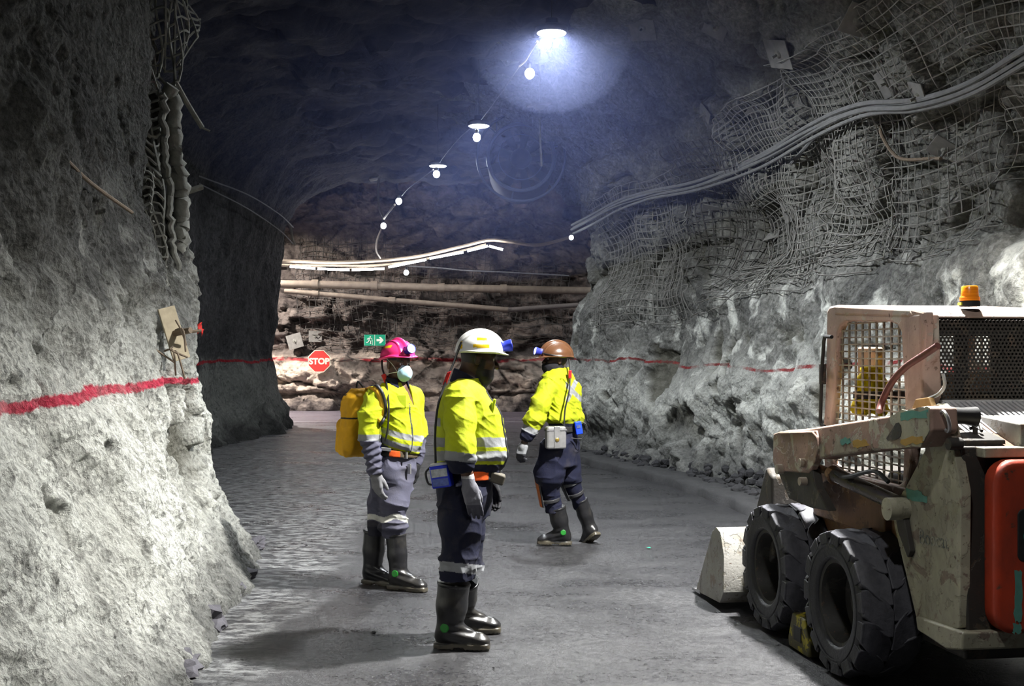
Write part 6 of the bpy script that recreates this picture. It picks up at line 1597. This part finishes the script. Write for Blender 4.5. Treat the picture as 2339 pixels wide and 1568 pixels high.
# cables on the dark left block
p_ = []
for x, y in ((474,407),(515,432),(560,455),(620,490),(652,508)):
    h = sight(x, y, 'wall_left_far')
    if h: p_.append(h[0]+h[1]*.22)
p_ = [2*p_[0]-p_[1]]+p_
tag(MB().tube(catmull(p_, 30), .013, 6).build('cable', M_CORDD, None, True), 'dim cable sagging along the dark far left block', 'cable')
tag(MB().tube(catmull([q+np.array((0,0,-.12-.05*k)) for k, q in enumerate(p_)], 30), .012, 6).build('cable', M_CORDD, None, True), 'lower dim cable along the dark far left block', 'cable')
tag(MB().tube(catmull([P(655,508,25.2),P(664,520,25.1),P(668,545,25.1),P(674,560,25.2)], 14), .03, 6).build('cable_end', M_CORD, None, True), 'frayed pale cable end at the edge of the dark left block', 'cable')
# mesh wires on the back rock
def rock_back(x, z): return cast((x, 27, z), (0,1,0), 'wall_back')
rnd = random.Random(9)
for k, (x0,x1,z0,z1,lb) in enumerate(((-6.2,-3.4,1.5,5.0,'wire mesh over the back rock above the stop sign'),(-3.4,-.6,1.7,4.6,'wire mesh over the back rock behind the pipes, centre'),(-.6,1.7,1.9,4.2,'wire mesh over the back rock near the right corner'))):
    m = MB()
    def wire(f_, n):
        seg = []
        for i in range(n):
            h = rock_back(*f_(i/(n-1)))
            if h is None: continue
            q = h[0]+np.array((0,-.07-.05*rnd.random(),0))
            if seg and np.linalg.norm(q-seg[-1]) > .8:
                if len(seg) > 2: m.tube(seg, .009, 4, False)
                seg = []
            seg.append(q)
        if len(seg) > 2: m.tube(seg, .009, 4, False)
    for x in np.arange(x0, x1, .17): a_ = rnd.uniform(-.1,.1); l0 = z0+rnd.uniform(0,.8); wire(lambda t_: (x+a_*t_+.05*math.sin(t_*9), l0+(z1-l0)*t_), 16)
    for z in np.arange(z0, z1, .16): a_ = rnd.uniform(-.15,.15); wire(lambda t_: (x0+(x1-x0)*t_, z+a_*t_+.05*math.sin(t_*11)), 18)
    tag(m.build('wire_mesh', M_WIRED, None, True, merge=False), lb, 'wire mesh', 'wire mesh on the back rock')
# ---- signs
def text_mesh(name, txt, size, m_, parent, loc, rot=(math.pi/2,0,0), ex=.002, bold=.012):
    c = bpy.data.curves.new(name, 'FONT'); c.body = txt; c.size = size; c.extrude = ex; c.align_x = 'CENTER'; c.align_y = 'CENTER'; c.offset = bold
    tmp = bpy.data.objects.new(name, c); COL.objects.link(tmp); dg = bpy.context.evaluated_depsgraph_get(); me = bpy.data.meshes.new_from_object(tmp.evaluated_get(dg)); bpy.data.objects.remove(tmp)
    o = link(name, me, m_, parent); o.location = loc; o.rotation_euler = rot; return o
M_SRED = plain('sign_red', (.52,.035,.03), .45, 0, .05); M_SCREAM = plain('sign_cream', (.72,.66,.50), .5, 0, .05); M_SGRN = plain('sign_green', (.005,.30,.17), .45, 0, .05); M_SWHITE = plain('sign_white', (.74,.78,.70), .5, 0, .05)
h = sight(729, 825, 'wall_back'); c = P(729, 825.5, h[0][1]-.45); t = thing('stop_sign', 'red octagonal stop sign on the pale back rock', 'sign', c, .05)
R8 = .325*c[1]/31
oc = lambda r: [(r*math.cos(math.pi/8+k*math.pi/4), r*math.sin(math.pi/8+k*math.pi/4)) for k in range(8)]
MB().prism(oc(R8), 'y', .012, 0).build('border', M_SCREAM, t); MB().prism(oc(R8*.93), 'y', 0, -.004).build('panel', M_SRED, t)
text_mesh('lettering', 'STOP', R8*.70, M_SCREAM, t, (0,-.006,-.01), bold=.010)
MB().tube([(0,.012,.1),(0,.5,.1)], .02, 6).build('bracket', M_REBAR, t)
h = sight(856, 777, 'wall_back'); c = P(856, 777.5, h[0][1]-.35); t = thing('exit_sign', 'green emergency exit sign with running figure and arrow on the back rock', 'sign', c, 0)
k_ = c[1]/F; W2, H2 = 24.5*k_, 12.5*k_
MB().box((-W2,0,-H2),(W2,.012,H2)).build('panel', M_SGRN, t)
fr = MB()
for (a,b,c_,d) in ((-W2,-W2*.985,-H2,H2),(W2*.985,W2,-H2,H2),(-W2*.02,W2*.02,-H2,H2)): fr.box((a,-.003,c_),(b,0,d))
fr.build('edge_line', M_SWHITE, t)
s_ = H2
arrow = [(.12,.22),(.52,.22),(.36,.62),(.58,.62),(.90,0),(.58,-.62),(.36,-.62),(.52,-.22),(.12,-.22)]
MB().prism([(W2*.06+x*W2*.86, z*s_*.95) for x, z in arrow], 'y', 0, -.004).build('arrow', M_SWHITE, t)
rm = MB(); cx_ = -W2*.5
def limb(pts, r): rm.tube([(cx_+x*s_, -.003, z*s_) for x, z in pts], r*s_, 6)
rm.lathe([(.13*s_,0),(.13*s_,.005),(0,.005)], (cx_+.16*s_,0,.60*s_), 12, (0,-1,0))
limb([(.06,.40),(-.02,.05)], .14); limb([(-.02,.0),(.26,-.20),(.22,-.62),(.34,-.66)], .09); limb([(-.04,.0),(-.18,-.38),(-.55,-.46)], .09); limb([(.06,.38),(.34,.20),(.50,.34)], .06); limb([(.04,.38),(-.28,.32),(-.38,.04)], .06)
rm.build('running_figure', M_SWHITE, t)
dm = MB(); dm.box((cx_+.48*s_,-.002,-.85*s_),(cx_+.56*s_,0,.1*s_)); dm.build('door_line', M_SWHITE, t)

# ---- kerb, spoil and stray stones
kp = [(1290,1046),(1330,1060),(1410,1082),(1500,1103),(1580,1128),(1650,1153),(1712,1180),(1790,1222)]
pl = []
for x, y in kp:
    Yd = EYE*F/(y-HZ); pl.append(((x-CX)/F*Yd, Yd))
pl = [pl[0]]+pl+[(3.3,8.0),(3.7,5.5)]
C2 = catmull([np.array((a,b,0)) for a,b in pl[1:]], 120); m = MB(); V = []; Fc = []
T2 = np.gradient(C2, axis=0); N2 = np.stack([T2[:,1], -T2[:,0], 0*T2[:,0]],1); N2 /= np.linalg.norm(N2,axis=1)[:,None]
prf = [(-.02,-.03),(0,.085),(.04,.115),(.24,.125),(.60,.10)]
N2 = N2 if N2[60,0] > 0 else -N2
for i in range(120):
    for k,(o_,z_) in enumerate(prf):
        q = C2[i]+N2[i]*(o_+.02*math.sin(i*.7+k)); V.append((q[0],q[1],z_+.012*math.sin(i*1.3+k*2)*(z_ > 0)))
for i in range(119):
    for k in range(4): Fc.append((i*5+k,i*5+k+1,i*5+k+6,i*5+k+5))
g = G('dark_kerb'); n_ = g.noise(9,7,.65); M_KERB = g.out(g.mix(n_, (.018,.018,.021), (.07,.07,.072)), .75, 0, g.bump(g.noise(40,6,.7), .7, .02))
bm_ = mesh_from(V, Fc); o = link('kerb', bm_, M_KERB, None, True); o['kind'] = 'structure'
g = G('dark_spoil'); n_ = g.noise(14,7,.65); M_SPOIL = g.out(g.mix(n_, (.018,.018,.022), (.085,.085,.092)), .9, 0, g.bump(g.noise(50,6,.7), .9, .03))
rnd = random.Random(12); V = []; Fc = []
bm = bmesh.new()
for k in range(240):
    i = rnd.randrange(2, 90); s_ = rnd.uniform(.02,.085); q = C2[i]+N2[i]*rnd.uniform(.22,.72); 
    r_ = bmesh.ops.create_icosphere(bm, subdivisions=1, radius=s_)
    for v in r_['verts']:
        v.co = Vector((v.co.x*rnd.uniform(.7,1.3)+q[0], v.co.y*rnd.uniform(.7,1.3)+q[1], v.co.z*rnd.uniform(.5,1)+.10+s_*.3+max(0,np.dot(np.array((q[0],q[1],0))-C2[i],N2[i])-.4)*.35))
me = bpy.data.meshes.new('spoil'); bm.to_mesh(me); bm.free(); o = link('spoil', me, M_SPOIL); tag(o, 'dark loose spoil along the foot of the right rock behind the kerb', 'spoil', None, 'stuff')
def stone(label, px, py, s_, mat_=None, sq=.6):
    Yd = EYE*F/(py-HZ); bm = bmesh.new(); bmesh.ops.create_icosphere(bm, subdivisions=2, radius=s_); rnd = random.Random(px)
    for v in bm.verts: v.co *= rnd.uniform(.8,1.15); v.co.z *= sq
    me = bpy.data.meshes.new('stone'); bm.to_mesh(me); bm.free(); o = link('stone', me, mat_ or M_SPOIL, None, False, ((px-CX)/F*Yd, Yd, s_*sq*.55)); tag(o, label, 'stone', 'stray stones on the ground')
stone('small dark stone lying between the shadows left of the white-hatted person', 854, 1447, .014); stone('tiny dark stone on the road near the left rock', 700, 1247, .010); stone('tiny stone on the road right of the brown-hatted person', 1375, 1085, .013); stone('tiny dark stone in front of the white-hatted person', 1128, 1527, .008)
stone('scrap of bright green litter on the road left of the bucket', 1482, 1252, .020, plain('green_scrap', (.02,.40,.22), .5), .15)
# broken lumps at the foot of the left rock
lmp = [(575,1255,.10),(548,1330,.11),(520,1368,.12),(470,1440,.12),(425,1500,.10),(400,1545,.12),(630,972,.16),(560,985,.15)]
for k, (x,y,s_) in enumerate(lmp):
    Yd = EYE*F/(y-HZ); bm = bmesh.new(); bmesh.ops.create_icosphere(bm, subdivisions=3, radius=1); rnd = random.Random(k)
    co_ = np.array([v.co[:] for v in bm.verts]); d1,d2,vv = cells(co_*1.3+k*3.1, 5); rr_ = .75+.35*vv*sstep(0,.15,d2-d1)+.15*fbm(co_*3+k, 2, 8)
    for v, q in zip(bm.verts, rr_): v.co = Vector((v.co.x*q*s_*1.1-.0, v.co.y*q*s_*1.4, v.co.z*q*s_*.75))
    me = bpy.data.meshes.new('lump'); bm.to_mesh(me); bm.free()
    o = link('rock_lump', me, plain('dark_lump', (.075,.072,.085), .85, 0, .3, 14, .8), None, False, ((x-CX)/F*Yd+.01, Yd+.03, s_*.32)); tag(o, 'dark broken lump at the left rock foot, '+['sixth','fifth','fourth','third','second','first'][k]+' up from the lower picture edge' if k < 6 else ['dark lump at the outer foot of the dark far left block','dark lump at the inner foot of the dark far left block'][k-6], 'rock', 'fallen lumps along the left side')
# ================================================================== camera, world, haze
cam = bpy.data.cameras.new('camera'); co = bpy.data.objects.new('camera', cam); COL.objects.link(co)
co.location = (0, 0, EYE); co.rotation_euler = (math.pi/2, 0, 0)
cam.sensor_width = 36; cam.lens = 36*F/2339; cam.shift_y = 21/2339; cam.clip_end = 200; cam.clip_start = .05
S.camera = co
w = bpy.data.worlds.new('world'); S.world = w; w.use_nodes = True
w.node_tree.nodes['Background'].inputs[0].default_value = (.55,.62,.9,1); w.node_tree.nodes['Background'].inputs[1].default_value = .0
S.view_settings.view_transform = 'Standard'; S.view_settings.look = 'None'; S.view_settings.exposure = 0.0
m_ = MB().ball((-.2,13.2,5.2), (4.0,6.6,2.7), 40, 24)
g = G('haze'); g.nt.nodes.remove(g.b); vs = g.nt.nodes.new('ShaderNodeVolumeScatter'); vs.inputs['Color'].default_value = (.36,.44,1,1); vs.inputs['Density'].default_value = .010; vs.inputs['Anisotropy'].default_value = .25
g.nt.links.new(vs.outputs[0], [n for n in g.nt.nodes if n.type == 'OUTPUT_MATERIAL'][0].inputs['Volume'])
o = m_.build('haze', g.m); tag(o, 'thin blue haze hanging under the tunnel roof around the lamps', 'haze', None, 'stuff')
g2 = G('lamp_glow_haze'); g2.nt.nodes.remove(g2.b); v2 = g2.nt.nodes.new('ShaderNodeVolumeScatter'); v2.inputs['Color'].default_value = (.55,.62,1,1); v2.inputs['Density'].default_value = .016
g2.nt.links.new(v2.outputs[0], [n for n in g2.nt.nodes if n.type == 'OUTPUT_MATERIAL'][0].inputs['Volume'])
o = MB().ball((.39,11.2,4.72), (.8,.8,.7), 24, 14).build('lamp_glow_haze', g2.m); tag(o, 'denser ball of haze added for the glow around the big roof lamp', 'haze', None, 'stuff')  # denser haze added to widen the lamp's glare
cy = S.cycles
cy.max_bounces = 4; cy.diffuse_bounces = 2; cy.glossy_bounces = 2; cy.transmission_bounces = 3; cy.volume_bounces = 0; cy.transparent_max_bounces = 4
cy.use_adaptive_sampling = True; cy.adaptive_threshold = .15; cy.adaptive_min_samples = 10
cy.caustics_reflective = False; cy.caustics_refractive = False
cy.use_denoising = True
